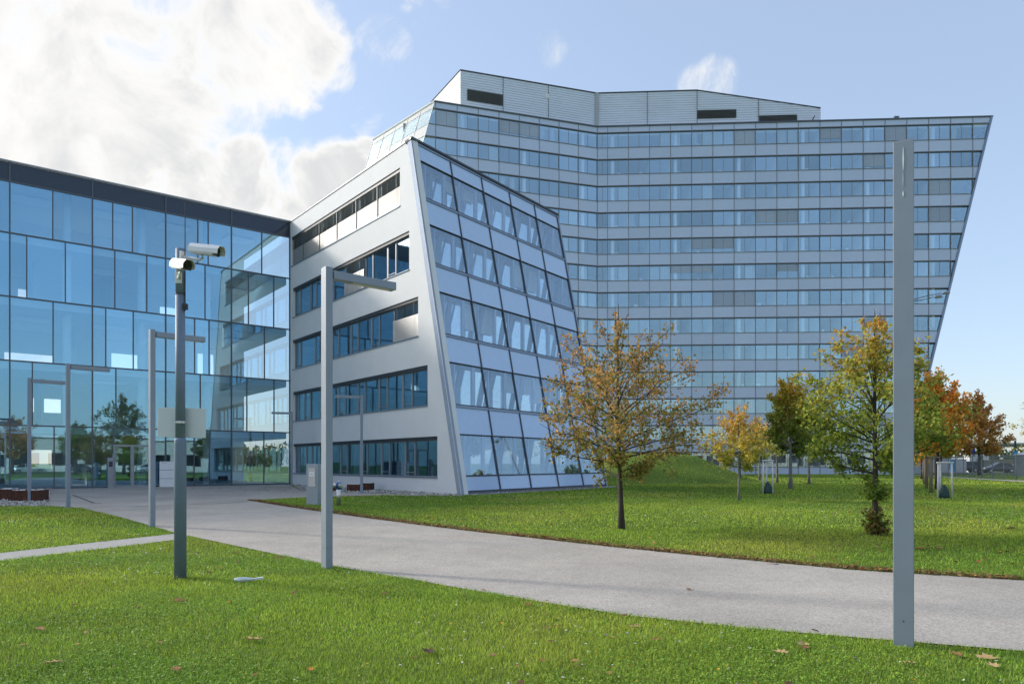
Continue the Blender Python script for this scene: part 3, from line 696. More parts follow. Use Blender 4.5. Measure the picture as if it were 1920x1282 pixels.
def add_bay(M, a, b, z0, z1, typ, left):
    """a..b clipped by the slanted end"""
    w, h = b - a, z1 - z0
    if left: a0, a1 = max(a, xleft(z0)), max(a, xleft(z1)); b0 = b1 = b
    else: a0 = a1 = a; b0, b1 = min(b, xright(z0)), min(b, xright(z1))
    if b0 - a0 < .15 and b1 - a1 < .15: return
    full = abs(b0 - b) < 1e-6 and abs(b1 - b) < 1e-6 and abs(a0 - a) < 1e-6 and abs(a1 - a) < 1e-6
    px, py = px_of(M, (a + b) / 2, (z0 + z1) / 2)
    name = 'window' if typ == 'w' else 'spandrel_panel'
    if left and hidden(px + 15, py - 15):
        mbx = far[typ]; p = [M @ Vector(q) for q in ((a0, .07, z0), (b0, .07, z0), (b1, .07, z1), (a1, .07, z1))]; mbx.face(p); return
    key = (typ, round(w, 2), round(h, 2))
    if full:
        if key not in cache:
            cache[key] = tower_window(w, h) if typ == 'w' else MB().box((.03, 0, .0), (w - .03, .05, h)).mesh(name, 'tower_spandrel')
        me = cache[key]
    else:
        lo0, hi0, lo1, hi1 = a0 - a + .02, max(b0, a0 + .03) - a - .02, a1 - a + .02, max(b1, a1 + .03) - a - .02
        me = (trap(lo0, hi0, lo1, hi1, h - .2, .07, .085) if typ == 'w' else trap(lo0, hi0, lo1, hi1, h, 0, .05)).mesh(name, 'tower_glass' if typ == 'w' else 'tower_spandrel')
    link(name, me, tower, M @ T(a, 0, z0) @ jit(.0022 if typ == 'w' else .0005))
CURT = set(); BLI = {}
for k in range(NB):
    z0 = S0 + ST * k; zt = z0 + WIN; zs = z0 + ST if k < NB - 1 else TH - .06
    for (M, bs, left) in ((MR_, list(zip(rb, rb[1:])), False), (ML_, [(b, a) for a, b in zip(lb, lb[1:])], True)):
        for i, (a, b) in enumerate(bs):
            add_bay(M, a, b, z0, zt, 'w', left)
            add_bay(M, a, b, zt, zs, 's', left)
            if k == 0: add_bay(M, a, b, 0.02, z0, 's', left)
for typ, nm, m_ in (('w', 'window_field', 'tower_glass'), ('s', 'spandrel_field', 'tower_spandrel')):
    o = link(nm, far[typ].mesh(nm, m_, fix=False), tower); o['kind'] = 'stuff'
for (M, bs, left) in ((MR_, rb, False), (ML_, lb, True)):
    for x in bs:
        ztop = TH
        if left: zb = 0; ztop = TH if x > -21.1 else TH - (-21.1 - x) / .27
        else: zb = max(0, TH - (48.5 - x) / .239) if x < 48.4 else None
        if zb is None or zb > TH - .5: continue
        link('mullion', MB().box((-.027, -.05, zb), (.027, .06, ztop)).mesh('mullion', 'tower_mullion'), tower, M @ T(x, 0, 0))
    for k in range(NB):
        for z, hh, yo in ((S0 + ST * k, .035, -.06), (S0 + ST * k + WIN, .04, -.07)):
            x0, x1 = (xleft(z), 0) if left else (0, xright(z))
            link('rail', MB().box((x0, yo, z - hh), (x1, .055, z + hh)).mesh('rail', 'tower_mullion'), tower, M)
    x0, x1 = (xleft(TH), 0) if left else (0, xright(TH))
    link('coping', MB().box((x0, -.12, TH - .06), (x1 + (.25 if not left else 0), .5, TH + .1)).mesh('coping', 'mullion_grey'), tower, M)
# slanted right edge
z_ = [0, TH]
link('edge_trim', MB().hexa([(xright(0) - .02, -.14, 0), (xright(0) + .22, -.14, 0), (xright(0) + .22, .5, 0), (xright(0) - .02, .5, 0)],
                            [(xright(TH) - .02, -.14, TH), (xright(TH) + .22, -.14, TH), (xright(TH) + .22, .5, TH), (xright(TH) - .02, .5, TH)]).mesh('edge_trim', 'trim_blue'), tower, MR_)
# right end wall under the slanted edge (storeys alternate glass and panel)
mb = MB(); z_l = 0.0
for k in range(NB):
    for za, zb_, mi in ((S0 + ST * k, S0 + ST * k + WIN, 0), (S0 + ST * k + WIN, S0 + ST * (k + 1) if k < NB - 1 else TH - .06, 1)):
        mb.face([(xright(za) + .1, .5, za), (xright(za) + .1, 14, za), (xright(zb_) + .1, 14, zb_), (xright(zb_) + .1, .5, zb_)], mi)
mb.face([(xright(0) + .1, .5, 0), (xright(0) + .1, 14, 0), (xright(S0) + .1, 14, S0), (xright(S0) + .1, .5, S0)], 1)
o = link('end_wall', mb.mesh('end_wall', ['parapet_glass', 'tower_spandrel'], fix=False), tower, MR_); o['kind'] = 'stuff'
# columns, floors, core
for x in [1.95 + 7.95 * i for i in range(6)]:
    ztop = TH - .5; zb = 0 if x < xright(0) - .5 else TH - (48.5 - x - .6) / .239
    link('column', MB().tube([(x, .38, max(0, zb)), (x, .38, ztop)], .25, 12).mesh('column', 'column_white', True), tower, MR_)
for x in [-1.9 - 7.86 * i for i in range(3)]:
    link('column', MB().tube([(x, .38, 0), (x, .38, TH - .5)], .25, 12).mesh('column', 'column_white', True), tower, ML_)
END = Vector((-9.2, 10.0)).normalized()
def tplan(z, ins=.2):
    L = K0 + UL * (xleft(z) + ins); Rr = K0 + UR * (xright(z) - ins)
    nl = Vector((-UL.y, UL.x)); nr = Vector((-UR.y, UR.x))
    return [L + nl * ins, K0 + Vector((0, ins)), Rr + nr * ins, Rr + nr * 14, K0 + Vector((-1, 14)), L + END * 13.4]
for k in range(NB + 1):
    z = S0 + ST * k - .9 if k < NB else TH - .6
    P = tplan(z, .2); th = .05 if k == 0 else .55
    link('floor_slab', MB().hexa([(p.x, p.y, GL + z - th) for p in P], [(p.x, p.y, GL + z + .02) for p in P]).mesh('floor_slab', 'interior_white'), tower)
mb = MB(); nl = Vector((-UL.y, UL.x)) * 5.2; nr = Vector((-UR.y, UR.x)) * 5.2
for a, b in (((K0 + UL * -24 + nl), (K0 + Vector((-.4, 5.2)))), ((K0 + Vector((-.4, 5.2))), (K0 + UR * 44 + nr))):
    mb.face([(a.x, a.y, GL), (b.x, b.y, GL), (b.x, b.y, GL + TH - .6), (a.x, a.y, GL + TH - .6)])
link('core_wall', mb.mesh('core_wall', 'interior_grey', fix=False), tower)
# office partitions every two bays, desks with screens
mb = MB(); mb2 = MB()
for k in range(NB):
    zf_ = S0 + ST * k - .85
    for i, x in enumerate(rb[1:]):
        if x > xright(zf_) - 1.5: break
        if (i * 5 + k * 3 + i * k) % 5 < 2: mb.box((x - .05, .22, zf_), (x + .05, 5.1, zf_ + 2.75))
        if random.random() < .6:
            xx = x + random.uniform(.2, 1.6); mb2.box((xx, .5, zf_ + .85), (xx + random.uniform(.25, .5), .56, zf_ + random.uniform(1.1, 1.3)))
o = link('office_partition', mb.mesh('office_partition', 'column_white'), tower, MR_); o['kind'] = 'stuff'
o = link('desk_screen', mb2.mesh('desk_screen', 'column_white'), tower, MR_); o['kind'] = 'stuff'
# curtains behind and screen blinds before some panes
def curtain(w, h, ph):
    mb = MB(); n = 18
    pts = [(w * i / n, .05 * math.sin(i * 1.9 + ph)) for i in range(n + 1)]
    for (x0, y0), (x1, y1) in zip(pts, pts[1:]): mb.face([(x0, y0, 0), (x1, y1, 0), (x1, y1, h), (x0, y0, h)])
    return mb.mesh('curtain', 'curtain_cloth', True, fix=False)
cmesh = [curtain(1.2, WIN - .2, p) for p in (0, 1.1)] + [curtain(.7, WIN - .2, 2.0)]
bmesh_ = {h: MB().box((.05, .045, WIN - .2 - h), (1.29, .06, WIN - .2)).box((1.36, .045, WIN - .2 - h), (2.60, .06, WIN - .2)).mesh('blind', 'screen_grey') for h in (.8, 1.2, 1.45, 1.7)}
def row(y): return NB - 1 - int(round((y - 277) / 49.8))    # storey from the photo row of its window sill at the kink
blinds_R = [(12, 7, 1.7), (12, 11, 1.2), (12, 14, 1.7), (11, 13, 1.45), (9, 8, 1.45), (9, 9, 1.45), (8, 5, 1.2), (8, 6, 1.2), (9, 16, 1.7), (10, 16, 1.7), (9, 17, 1.7), (7, 4, .8), (7, 5, .8), (7, 9, .8), (6, 6, 1.7), (6, 7, 1.7), (5, 13, 1.2), (4, 12, 1.45)]
used = set()
for (k, i, h) in blinds_R:
    if rb[i + 1] > xright(S0 + ST * k): continue
    link('blind', bmesh_[h], tower, MR_ @ T(rb[i], 0, S0 + ST * k)); used.add((k, i))
for (k, i, h) in ((12, 4, 1.45), (12, 3, 1.45), (12, 7, 1.7)):
    link('blind', bmesh_[h], tower, ML_ @ T(lb[i + 1], 0, S0 + ST * k))
curt_R = [(12, 4, 0), (12, 5, 0), (12, 5, 1), (12, 6, 0), (12, 6, 1), (12, 9, 0), (12, 9, 1), (9, 2, 0), (9, 2, 1), (9, 3, 0), (9, 3, 1), (7, 7, 0), (7, 7, 1), (7, 3, 0), (7, 3, 1), (7, 1, 1), (12, 17, 0), (10, 17, 1), (8, 15, 0), (6, 16, 0), (6, 15, 1), (6, 14, 0),
          (6, 14, 1), (4, 16, 0), (1, 3, 0), (1, 4, 1), (1, 5, 0), (1, 5, 1), (1, 6, 0), (1, 6, 1), (2, 7, 1)]
for k in range(NB):
    for i in range(1, 18):
        if random.random() < .10: curt_R.append((k, i, random.randint(0, 1)))
for (k, i, s) in sorted(set(curt_R)):
    if (k, i) in used or rb[i + 1] > xright(S0 + ST * k) - .2: continue
    link('curtain', cmesh[(k + i) % 3] if s == 0 else cmesh[(k + i) % 2], tower, MR_ @ T(rb[i] + .06 + 1.32 * s, .2, S0 + ST * k))
for (k, i, s) in ((12, 6, 0), (12, 2, 0), (12, 2, 1), (10, 4, 0), (10, 4, 1), (10, 5, 0), (11, 5, 1), (9, 1, 1), (7, 0, 0), (8, 1, 0), (5, 0, 1)):
    link('curtain', cmesh[(k + i) % 3], tower, ML_ @ T(lb[i + 1] + .06 + 1.32 * s, .2, S0 + ST * k))
# sunlit left end, leaning like the right one
EL3 = Vector((END.x, END.y, 0)); SH = Vector((UL.x, UL.y, 0)) * .27
def EP(s, z): return Vector((K0.x, K0.y, GL)) + Vector((UL.x, UL.y, 0)) * xleft(z) + EL3 * s + Vector((0, 0, z))
ebay = 13.6 / 5
rows_e = []
for k in range(NB):
    z0 = S0 + ST * k; rows_e += [(z0, z0 + WIN, 'w'), (z0 + WIN, z0 + ST if k < NB - 1 else TH - .06, 's')]
lowm = MB()
for (z0, z1, typ) in rows_e:
    for i in range(5):
        q = [EP(i * ebay + .04, z0 + .03), EP((i + 1) * ebay - .04, z0 + .03), EP((i + 1) * ebay - .04, z1 - .03), EP(i * ebay + .04, z1 - .03)]
        if z0 < TH - 9: lowm.face(q); continue
        n_ = (q[1] - q[0]).cross(q[3] - q[0]).normalized() * .04; o = q[0]
        nm = 'end_pane' if typ == 'w' else 'end_spandrel'
        link(nm, MB().hexa([x - o for x in q], [x - o + n_ for x in q]).mesh(nm, 'end_glass' if typ == 'w' else 'end_panel'), tower, T(*o))
o = link('end_wall', lowm.mesh('end_wall', 'end_glass', fix=False), tower); o['kind'] = 'stuff'
for i in range(6):
    a, b = EP(i * ebay, TH - 9), EP(i * ebay, TH)
    link('mullion', MB().tube([(0, 0, 0), b - a], .05, 4).mesh('mullion', 'white_paint'), tower, T(*a))
mb = MB(); a, b = EP(0, TH), EP(13.6, TH)
link('coping', mb.tube([(0, 0, 0), b - a], .14, 6).mesh('coping', 'white_paint'), tower, T(*a))
# corrugated plant room on the roof
def ribbed(pts_bottom, ztop_fn, z0, pitch=.30):
    mb = MB(); (ax, ay), (bx, by) = pts_bottom
    d = Vector((bx - ax, by - ay)); Ln = d.length; d.normalize(); nrm = Vector((d.y, -d.x))
    z = z0; zmax = max(ztop_fn(0), ztop_fn(Ln))
    while z < zmax - .01:
        for (za, zb, oa, ob) in ((z, z + pitch * .62, .0, .0), (z + pitch * .62, z + pitch * .74, 0, -.07), (z + pitch * .74, z + pitch * .88, -.07, -.07), (z + pitch * .88, z + pitch, -.07, 0)):
            def lim(zz):                               # how far along the wall this height stays under the sloping top
                if ztop_fn(Ln) >= zz: return Ln
                if ztop_fn(0) <= zz: return 0
                lo, hi = 0, Ln
                for _ in range(24):
                    m = (lo + hi) / 2
                    if ztop_fn(m) >= zz: lo = m
                    else: hi = m
                return lo
            la, lb_ = lim(za), lim(min(zb, zmax))
            if la <= 0: continue
            P = lambda s, o_, zz: (ax + d.x * s + nrm.x * o_, ay + d.y * s + nrm.y * o_, zz)
            mb.face([P(0, oa, za), P(la, oa, za), P(lb_, ob, min(zb, zmax)), P(0, ob, min(zb, zmax))])
        z += pitch
    return mb
nl = Vector((-UL.y, UL.x)); nr = Vector((-UR.y, UR.x))
ZP = GL + TH - .3; ZT = 50.25
pA = K0 + UL * -17.3 + nl * 2.6; pK = K0 + Vector((.25, 2.75)); pP = K0 + UR * 13.1 + nr * 2.75; pE = K0 + UR * 28.9 + nr * 2.75
link('plant_room_wall', ribbed(((pA.x, pA.y), (pK.x, pK.y)), lambda s: ZT, ZP).mesh('plant_room_wall', 'cladding', fix=False), tower)
link('plant_room_wall', ribbed(((pK.x, pK.y), (pP.x, pP.y)), lambda s: ZT, ZP).mesh('plant_room_wall', 'cladding', fix=False), tower)
link('plant_room_wall', ribbed(((pP.x, pP.y), (pE.x, pE.y)), lambda s: ZT - 2.75 * s / 15.8, ZP).mesh('plant_room_wall', 'cladding', fix=False), tower)
pA2 = pA + Vector((-4.6, 8.0)); pE2 = pE + nr * 8; pK2 = pK + Vector((-1, 8)); pP2 = pP + nr * 8
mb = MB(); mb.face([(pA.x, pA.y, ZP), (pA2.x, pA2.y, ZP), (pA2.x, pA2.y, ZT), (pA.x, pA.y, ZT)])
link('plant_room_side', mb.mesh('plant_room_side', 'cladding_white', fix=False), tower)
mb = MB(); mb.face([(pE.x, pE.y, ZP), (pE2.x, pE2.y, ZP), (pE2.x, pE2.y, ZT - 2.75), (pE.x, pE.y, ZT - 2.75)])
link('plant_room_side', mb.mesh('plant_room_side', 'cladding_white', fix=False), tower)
mb = MB(); mb.face([(p.x, p.y, ZT - .03) for p in (pA, pK, pK2, pA2)]); mb.face([(p.x, p.y, ZT - .03) for p in (pK, pP, pP2, pK2)])
mb.face([(pP.x, pP.y, ZT - .03), (pE.x, pE.y, ZT - 2.78), (pE2.x, pE2.y, ZT - 2.78), (pP2.x, pP2.y, ZT - .03)])
link('plant_room_roof', mb.mesh('plant_room_roof', 'concrete_roof', fix=False), tower)
def bar(p, q, w, h):                                   # coping bar between two plan points at heights
    return MB().tube([(0, 0, 0), Vector(q) - Vector(p)], w, 4)
for p, q in (((pA.x, pA.y, ZT), (pK.x, pK.y, ZT)), ((pK.x, pK.y, ZT), (pP.x, pP.y, ZT)), ((pP.x, pP.y, ZT), (pE.x, pE.y, ZT - 2.75)), ((pA.x, pA.y, ZT), (pA2.x, pA2.y, ZT))):
    link('roof_trim', bar(p, q, .09, .1).mesh('roof_trim', 'mullion_grey'), tower, T(*p))
link('corner_trim', MB().box((-.22, -.2, 0), (.22, .1, ZT - ZP)).mesh('corner_trim', 'cladding_white'), tower, T(pK.x, pK.y, ZP))
def on_wall(p, d, s): return p + d * s
for (p, d, s, z0, z1, w) in ((pA, UL, .85, 46.6, 48.0, 4.6), (pP, UR, .05, 46.5, 47.6, 5.0), (pP, UR, 8.0, 45.6, 46.7, 4.8)):
    c = p + d * s; a = math.atan2(d.y, d.x); mb = MB()
    mb.box((0, -.05, 0), (w, .0, z1 - z0)); 
    for i in range(7): 
        zz = (i + .5) * (z1 - z0) / 7; mb.hexa([(0, -.16, zz - .06), (w, -.16, zz - .06), (w, -.05, zz), (0, -.05, zz)], [(0, -.16, zz - .03), (w, -.16, zz - .03), (w, -.05, zz + .03), (0, -.05, zz + .03)])
    link('louvre', mb.mesh('louvre', 'louvre'), tower, T(c.x, c.y, z0) @ RZ(a))
c = pA + UL * 11.1; link('access_panel', MB().box((0, -.1, 0), (.55, .0, .55)).mesh('access_panel', 'white_paint'), tower, T(c.x, c.y, 48.5) @ RZ(math.atan2(UL.y, UL.x)))
for (p, d, s) in ((pA, UL, 5.5), (pA, UL, 11.6), (pK, UR, 6.6), (pP, UR, .02), (pP, UR, 7.9)):
    c = p + d * s; link('seam', MB().box((-.02, -.09, 0), (.02, 0, min(ZT, ZT - (2.75 * s / 15.8 if p is pP else 0)) - ZP - .05)).mesh('seam', 'louvre'), tower, T(c.x, c.y, ZP) @ RZ(math.atan2(d.y, d.x)))
# small roof fittings: camera arm by the plant room, mast head on the coping
c = K0 + UR * 27.6 + nr * 2.4
link('roof_camera', MB().tube([(0, 0, 0), (0, 0, 1.2)], .05, 6).tube([(0, 0, 1.0), (.35, -.2, 1.75)], .07, 6).mesh('roof_camera', 'black_plastic'), tower, T(c.x, c.y, GL + TH))
c = K0 + UR * 37.4 + nr * .6
link('roof_beacon', MB().tube([(0, 0, 0), (0, 0, .45)], .04, 6).box((-.3, -.15, .42), (.3, .15, .6)).mesh('roof_beacon', 'mullion_grey'), tower, T(c.x, c.y, GL + TH))

# ------------------------------------------------------------------ lamp posts
LAMP_H = 4.5
def make_lamp():
    M = Matrix.Identity(4); root = empty('lamp_post', M, 'x', 'lamp post', 'square lamp posts along the paths')
    bevel(link('post', MB().box((-.055, -.08, -.05), (.055, .08, LAMP_H)).mesh('post', 'lamp_metal'), root, M), .005)      # local +x: the way the arm points
    arm = bevel(link('arm', MB().box((.075, -.08, LAMP_H - .155), (1.16, .08, LAMP_H - .035)).mesh('arm', 'lamp_metal'), root, M), .004)
    link('neck', MB().box((.05, -.05, LAMP_H - .14), (.08, .05, LAMP_H - .05)).mesh('neck', 'dark_frame'), root, M)
    link('diffuser', MB().box((.42, -.055, LAMP_H - .161), (1.08, .055, LAMP_H - .153)).mesh('diffuser', 'diffuser'), arm, M)
    link('top_cap', MB().box((-.05, -.075, LAMP_H), (.05, .075, LAMP_H + .006)).mesh('top_cap', 'lamp_metal'), root, M)
    for y in (-.04, .04):
        link('bolt', MB().tube([(y * .6, -.0815, .33), (y * .6, -.07, .33)], .006, 8).mesh('bolt', 'dark_frame'), root, M)
    link('bolt', MB().tube([(-.0565, 0, .33), (-.05, 0, .33)], .007, 8).mesh('bolt', 'dark_frame'), root, M)
    return root
lamp0 = make_lamp()
a_h = math.atan2(.66, .75)
lamps = [((613, 1067), a_h, 'square grey lamp post at the path edge in front of the grey cabinet'),
         ((1694, 1211), math.atan2(.877, .48), 'square grey lamp post at the near path edge in front of autumn trees, arm hidden'),
         ((285, 987), a_h, 'square grey lamp post on the lawn corner behind the camera pole'),
         ((127.5, 952), a_h, 'square grey lamp post at the lawn edge between entrance and planters'),
         ((55, 940), a_h, 'square grey lamp post standing in gravel before the rusty planters'),
         ((678, 925.5), math.pi + R(20), 'square grey lamp post standing in gravel before the white wing windows'),
         ((547, 911.5), math.pi + R(20), 'square grey lamp post in the corner where glass hall meets white wing')]
for i, (p, a, lab) in enumerate(lamps):
    q = G(*p); M = T(q.x, q.y, q.z - (.10 if i == 1 else 0)) @ RZ(a)
    if i == 0: continue
    copy_thing(lamp0, M, lab)
q = G(*lamps[0][0]); lamp0.matrix_basis = T(*q) @ RZ(lamps[0][1]); lamp0['label'] = lamps[0][2]
# dried bird dropping on the near post
def dropping():
    q = G(1694, 1211); a = math.atan2(.877, .48); Mx = T(*q) @ RZ(a)
    mb = MB()
    for (y, z0, z1, w) in ((0.002, LAMP_H - .26, LAMP_H - .06, .006), (0.003, LAMP_H - .40, LAMP_H - .27, .0018), (0.003, LAMP_H - .49, LAMP_H - .44, .006)):
        mb.hexa([(-.058, y - w * .3, z0), (-.0555, y - w * .3, z0), (-.0555, y + w * .3, z0), (-.058, y + w * .3, z0)], [(-.058, y - w, (z0 + z1) / 2), (-.0555, y - w, (z0 + z1) / 2), (-.0555, y + w, (z0 + z1) / 2), (-.058, y + w, (z0 + z1) / 2)])
        mb.hexa([(-.058, y - w, (z0 + z1) / 2), (-.0555, y - w, (z0 + z1) / 2), (-.0555, y + w, (z0 + z1) / 2), (-.058, y + w, (z0 + z1) / 2)], [(-.058, y - w * .2, z1), (-.0555, y - w * .2, z1), (-.0555, y + w * .2, z1), (-.058, y + w * .2, z1)])
    o = bpy.data.objects.new('dried_streak', mb.mesh('dried_streak', 'paper_white')); COL.objects.link(o)
    root = [r for r in bpy.data.objects if r.get('label') == lamps[1][2]][0]
    o.parent = root
dropping()

# ------------------------------------------------------------------ surveillance camera pole
q = G(338, 1085); CP = q; MP = T(*q); Dp = q.y
cp = empty('camera_pole', MP, 'round dark pole carrying two surveillance cameras and a whip antenna', 'pole')
def zpx(py): return CAMZ - (py - PY0) / F * Dp - q.z
zs_ = zpx(825)
link('lower_pole', MB().tube([(0, 0, -.05), (0, 0, zs_ - .05), (0, 0, zs_), (0, 0, zs_ + .03)], [.079, .079, .079, .064], 28).mesh('lower_pole', 'pole_metal', True), cp, MP)
link('upper_pole', MB().tube([(0, 0, zs_), (0, 0, zpx(552))], [.063, .063], 28).mesh('upper_pole', 'pole_metal', True), cp, MP)
link('top_section', MB().tube([(0, 0, zpx(551)), (0, 0, zpx(467)), (0, 0, zpx(466.6))], [.060, .060, .052], 28).mesh('top_section', 'pole_metal', True), cp, MP)
ring = MB()
for (zz, rr) in ((zpx(551.5), .067), (zpx(505), .063)): ring.tube([(0, 0, zz - .012), (0, 0, zz + .012)], rr, 24)
link('pole_collar', ring.mesh('pole_collar', 'dark_frame'), cp, MP)
link('whip_antenna', MB().tube([(.075, -.02, zpx(583)), (.075, -.02, zpx(384))], [.009, .006], 8).tube([(.075, -.02, zpx(386)), (.075, -.02, zpx(380))], .011, 8).mesh('whip_antenna', 'black_plastic'), cp, MP)
link('antenna_mount', MB().box((.05, -.05, zpx(581)), (.105, .01, zpx(570))).box((.06, -.06, zpx(577)), (.115, -.03, zpx(573))).mesh('antenna_mount', 'black_plastic'), cp, MP)
def cam_unit(name_base, zc, ax, length, off, label):
    """housing with sun shield, dark front, wall bracket; ax = aim"""
    ax = Vector(ax).normalized(); side = ax.cross(Vector((0, 0, 1))).normalized(); up = side.cross(ax)
    base = Vector(off) + Vector((0, 0, zc))
    w, h = .073, .066
    prof = [(-w, -h), (w, -h), (w, h * .35), (w * .62, h), (-w * .62, h), (-w, h * .35)]
    def ringp(s, k=1.0, dz=0): return [base + ax * s + side * (a * k) + up * (b * k + dz) for a, b in prof]
    hs = link('camera_housing', MB().hexa(ringp(0.02, .9), ringp(length - .09, .9)).mesh('camera_housing', 'camera_white'), cp, MP); bevel(hs, .006)
    sh = [(-w - .008, -h * .55), (-w - .008, h * .35), (-w * .62, h + .010), (w * .62, h + .010), (w + .008, h * .35), (w + .008, -h * .55)]
    mb = MB()
    A = [base + side * a + up * b for a, b in sh]; B = [base + ax * length + side * a + up * b for a, b in sh]
    A2 = [base + side * a * .95 + up * (b - .006) for a, b in sh]; B2 = [base + ax * length + side * a * .95 + up * (b - .006) for a, b in sh]
    for i in range(5):
        mb.face([A[i], A[i + 1], B[i + 1], B[i]]); mb.face([A2[i], B2[i], B2[i + 1], A2[i + 1]]); mb.face([B[i], B[i + 1], B2[i + 1], B2[i]]); mb.face([A[i], A2[i], A2[i + 1], A[i + 1]])
    link('sun_shield', mb.mesh('sun_shield', 'camera_white', fix=False), hs, MP)
    link('front_window', MB().hexa(ringp(length - .09, .88), ringp(length - .08, .86)).mesh('front_window', 'black_plastic'), hs, MP)
    c = base + ax * (length - .085)
    link('lens', MB().tube([c, c + ax * .02], .032, 14).mesh('lens', 'lens_glass'), hs, MP)
    mb = MB(); c = base + ax * (length * .38) - up * (h * .9)
    wz = zc - .11
    wall = Vector((.05, -.03, wz)) if off[1] > -.12 else Vector((.0, -.055, wz - .05))
    mb.tube([c + Vector((0, 0, .01)), c - Vector((0, 0, .05)), Vector((c.x, c.y, c.z - .075)) * .85 + wall * .15, wall], [.022, .022, .019, .024], 10)
    link('bracket_arm', mb.mesh('bracket_arm', 'camera_white', True), cp, MP)
    link('wall_plate', MB().box((-.045, -.012, -.075), (.045, .012, .075)).mesh('wall_plate', 'camera_white'), cp, MP @ T(*wall) @ RZ(math.atan2(wall.y, wall.x) + math.pi / 2))
cam_unit('a', zpx(468), (.93, -.30, -.17), .50, (.17, -.02, 0), '')
cam_unit('b', zpx(501), (.70, -.66, -.22), .46, (.0, -.14, 0), '')
# blank sign plate seen from behind, strapped to the pole
zc = zpx(791.5); Msg = MP @ T(0, 0.095, zc) @ RZ(R(4))
sg = empty('sign_plate', Msg, 'blank pale back of a sign plate strapped to the camera pole', 'sign')
bevel(link('plate', MB().box((-.345, -.004, -.205), (.305, .004, .205)).mesh('plate', 'sign_back'), sg, Msg @ Matrix.Rotation(R(1.2), 4, 'Y')), .002, 1)
link('strap', MB().tube([(0, -.095, -.014), (0, -.095, .014)], .0665, 24).mesh('strap', 'stainless', False), sg, Msg)
link('strap_bolt', MB().box((-.05, -.17, -.01), (.05, -.158, .01)).mesh('strap_bolt', 'stainless'), sg, Msg)

# ------------------------------------------------------------------ grey cabinet, hydrant, planters, entrance furniture
q = G(590, 946); a = R(-27); Mc = T(*q) @ RZ(a)
cb = empty('grey_cabinet', Mc, 'upright grey steel cabinet with notice plate beside the hydrant', 'cabinet')
bevel(link('body', MB().box((-.26, -.12, -.03), (.24, .12, 1.37)).mesh('body', 'cabinet_grey'), cb, Mc), .008)
dp = link('door_plate', MB().box((-.17, -.128, .62), (.14, -.118, 1.24)).mesh('door_plate', 'plate_grey'), cb, Mc)
link('plate_frame', MB().box((-.19, -.132, 1.24), (.16, -.118, 1.262)).box((-.19, -.132, .598), (.16, -.118, .62)).box((-.19, -.132, .62), (-.17, -.118, 1.24)).box((.14, -.132, .62), (.16, -.118, 1.24)).mesh('plate_frame', 'cabinet_grey'), cb, Mc)
link('notice', MB().box((-.12, -.131, .97), (.09, -.127, 1.10)).mesh('notice', 'paper_white'), dp, Mc)
random.seed(3)
ink = MB(); x = -.088
for i in range(9):                                     # one dark line of lettering, too small to read
    w = random.uniform(.010, .019); ink.box((x, -.1335, 1.028), (x + w, -.1305, 1.046)); x += w + .004
link('notice_text', ink.mesh('notice_text', 'ink_dark'), dp, Mc)
link('lock', MB().box((.10, -.134, .64), (.135, -.127, .69)).mesh('lock', 'paper_white'), dp, Mc)
q = G(635, 948); Mh = T(*q)
hy = empty('hydrant', Mh, 'stainless steel hydrant with blue head standing at the lawn edge', 'hydrant')
link('barrel', MB().tube([(0, 0, -.03), (0, 0, .55), (0, 0, .56)], [.072, .072, .06], 20).mesh('barrel', 'stainless', True), hy, Mh)
hd = link('head', MB().tube([(0, 0, .54), (0, 0, .56), (0, 0, .62), (0, 0, .70), (0, 0, .755), (0, 0, .785)], [.075, .10, .105, .118, .108, .05], 20).mesh('head', 'hydrant_blue', True), hy, Mh)
link('cap_bolt', MB().tube([(0, 0, .78), (0, 0, .83)], [.03, .022], 8).mesh('cap_bolt', 'stainless'), hy, Mh)
for ang in (R(215), R(305)):
    d = Vector((math.cos(ang), math.sin(ang), 0)); c = Vector((0, 0, .675))
    link('outlet', MB().tube([c + d * .08, c + d * .12, c + d * .17, c + d * .18], [.05, .072, .072, .055], 16).mesh('outlet', 'stainless', False), hy, Mh)
    link('outlet_nut', MB().tube([c + d * .18, c + d * .205], .02, 6).mesh('outlet_nut', 'stainless'), hy, Mh)
def planter(p, w, d, h, rz, label):
    q = G(*p); M = T(*q) @ RZ(rz); t = .02
    e = empty('planter', M, label, 'planter', 'rusty steel planters')
    link('shell', MB().box((-w / 2, -d / 2, -.03), (w / 2, -d / 2 + t, h)).box((-w / 2, d / 2 - t, -.03), (w / 2, d / 2, h)).box((-w / 2, -d / 2 + t, -.03), (-w / 2 + t, d / 2 - t, h)).box((w / 2 - t, -d / 2 + t, -.03), (w / 2, d / 2 - t, h)).mesh('shell', 'corten'), e, M)
    mb = MB(); random.seed(int(p[0]))
    for i in range(26):
        x, y = random.uniform(-w / 2 + .06, w / 2 - .06), random.uniform(-d / 2 + .06, d / 2 - .06); r = random.uniform(.03, .06)
        z = h - .03; mb.hexa([(x - r, y - r, z), (x + r, y - r * .8, z), (x + r * .9, y + r, z), (x - r, y + r * .7, z)], [(x - r * .5, y - r * .5, z + r), (x + r * .6, y - r * .4, z + r * .9), (x + r * .5, y + r * .6, z + r), (x - r * .6, y + r * .4, z + r * .8)])
    mb.box((-w / 2 + t, -d / 2 + t, 0), (w / 2 - t, d / 2 - t, h - .03))
    o = link('stone_fill', mb.mesh('stone_fill', 'stake_white'), e, M); o['kind'] = 'stuff'
planter((54, 939), .95, .9, .41, R(8), 'rusty steel planter behind the gravel lamp post, nearest the entrance')
planter((15, 936), .70, .9, .41, R(8), 'rusty steel planter next to another planter, farther from the entrance')
planter((666, 921), .62, .6, .36, R(-10), 'rusty steel planter left of the lamp post under the wing windows')
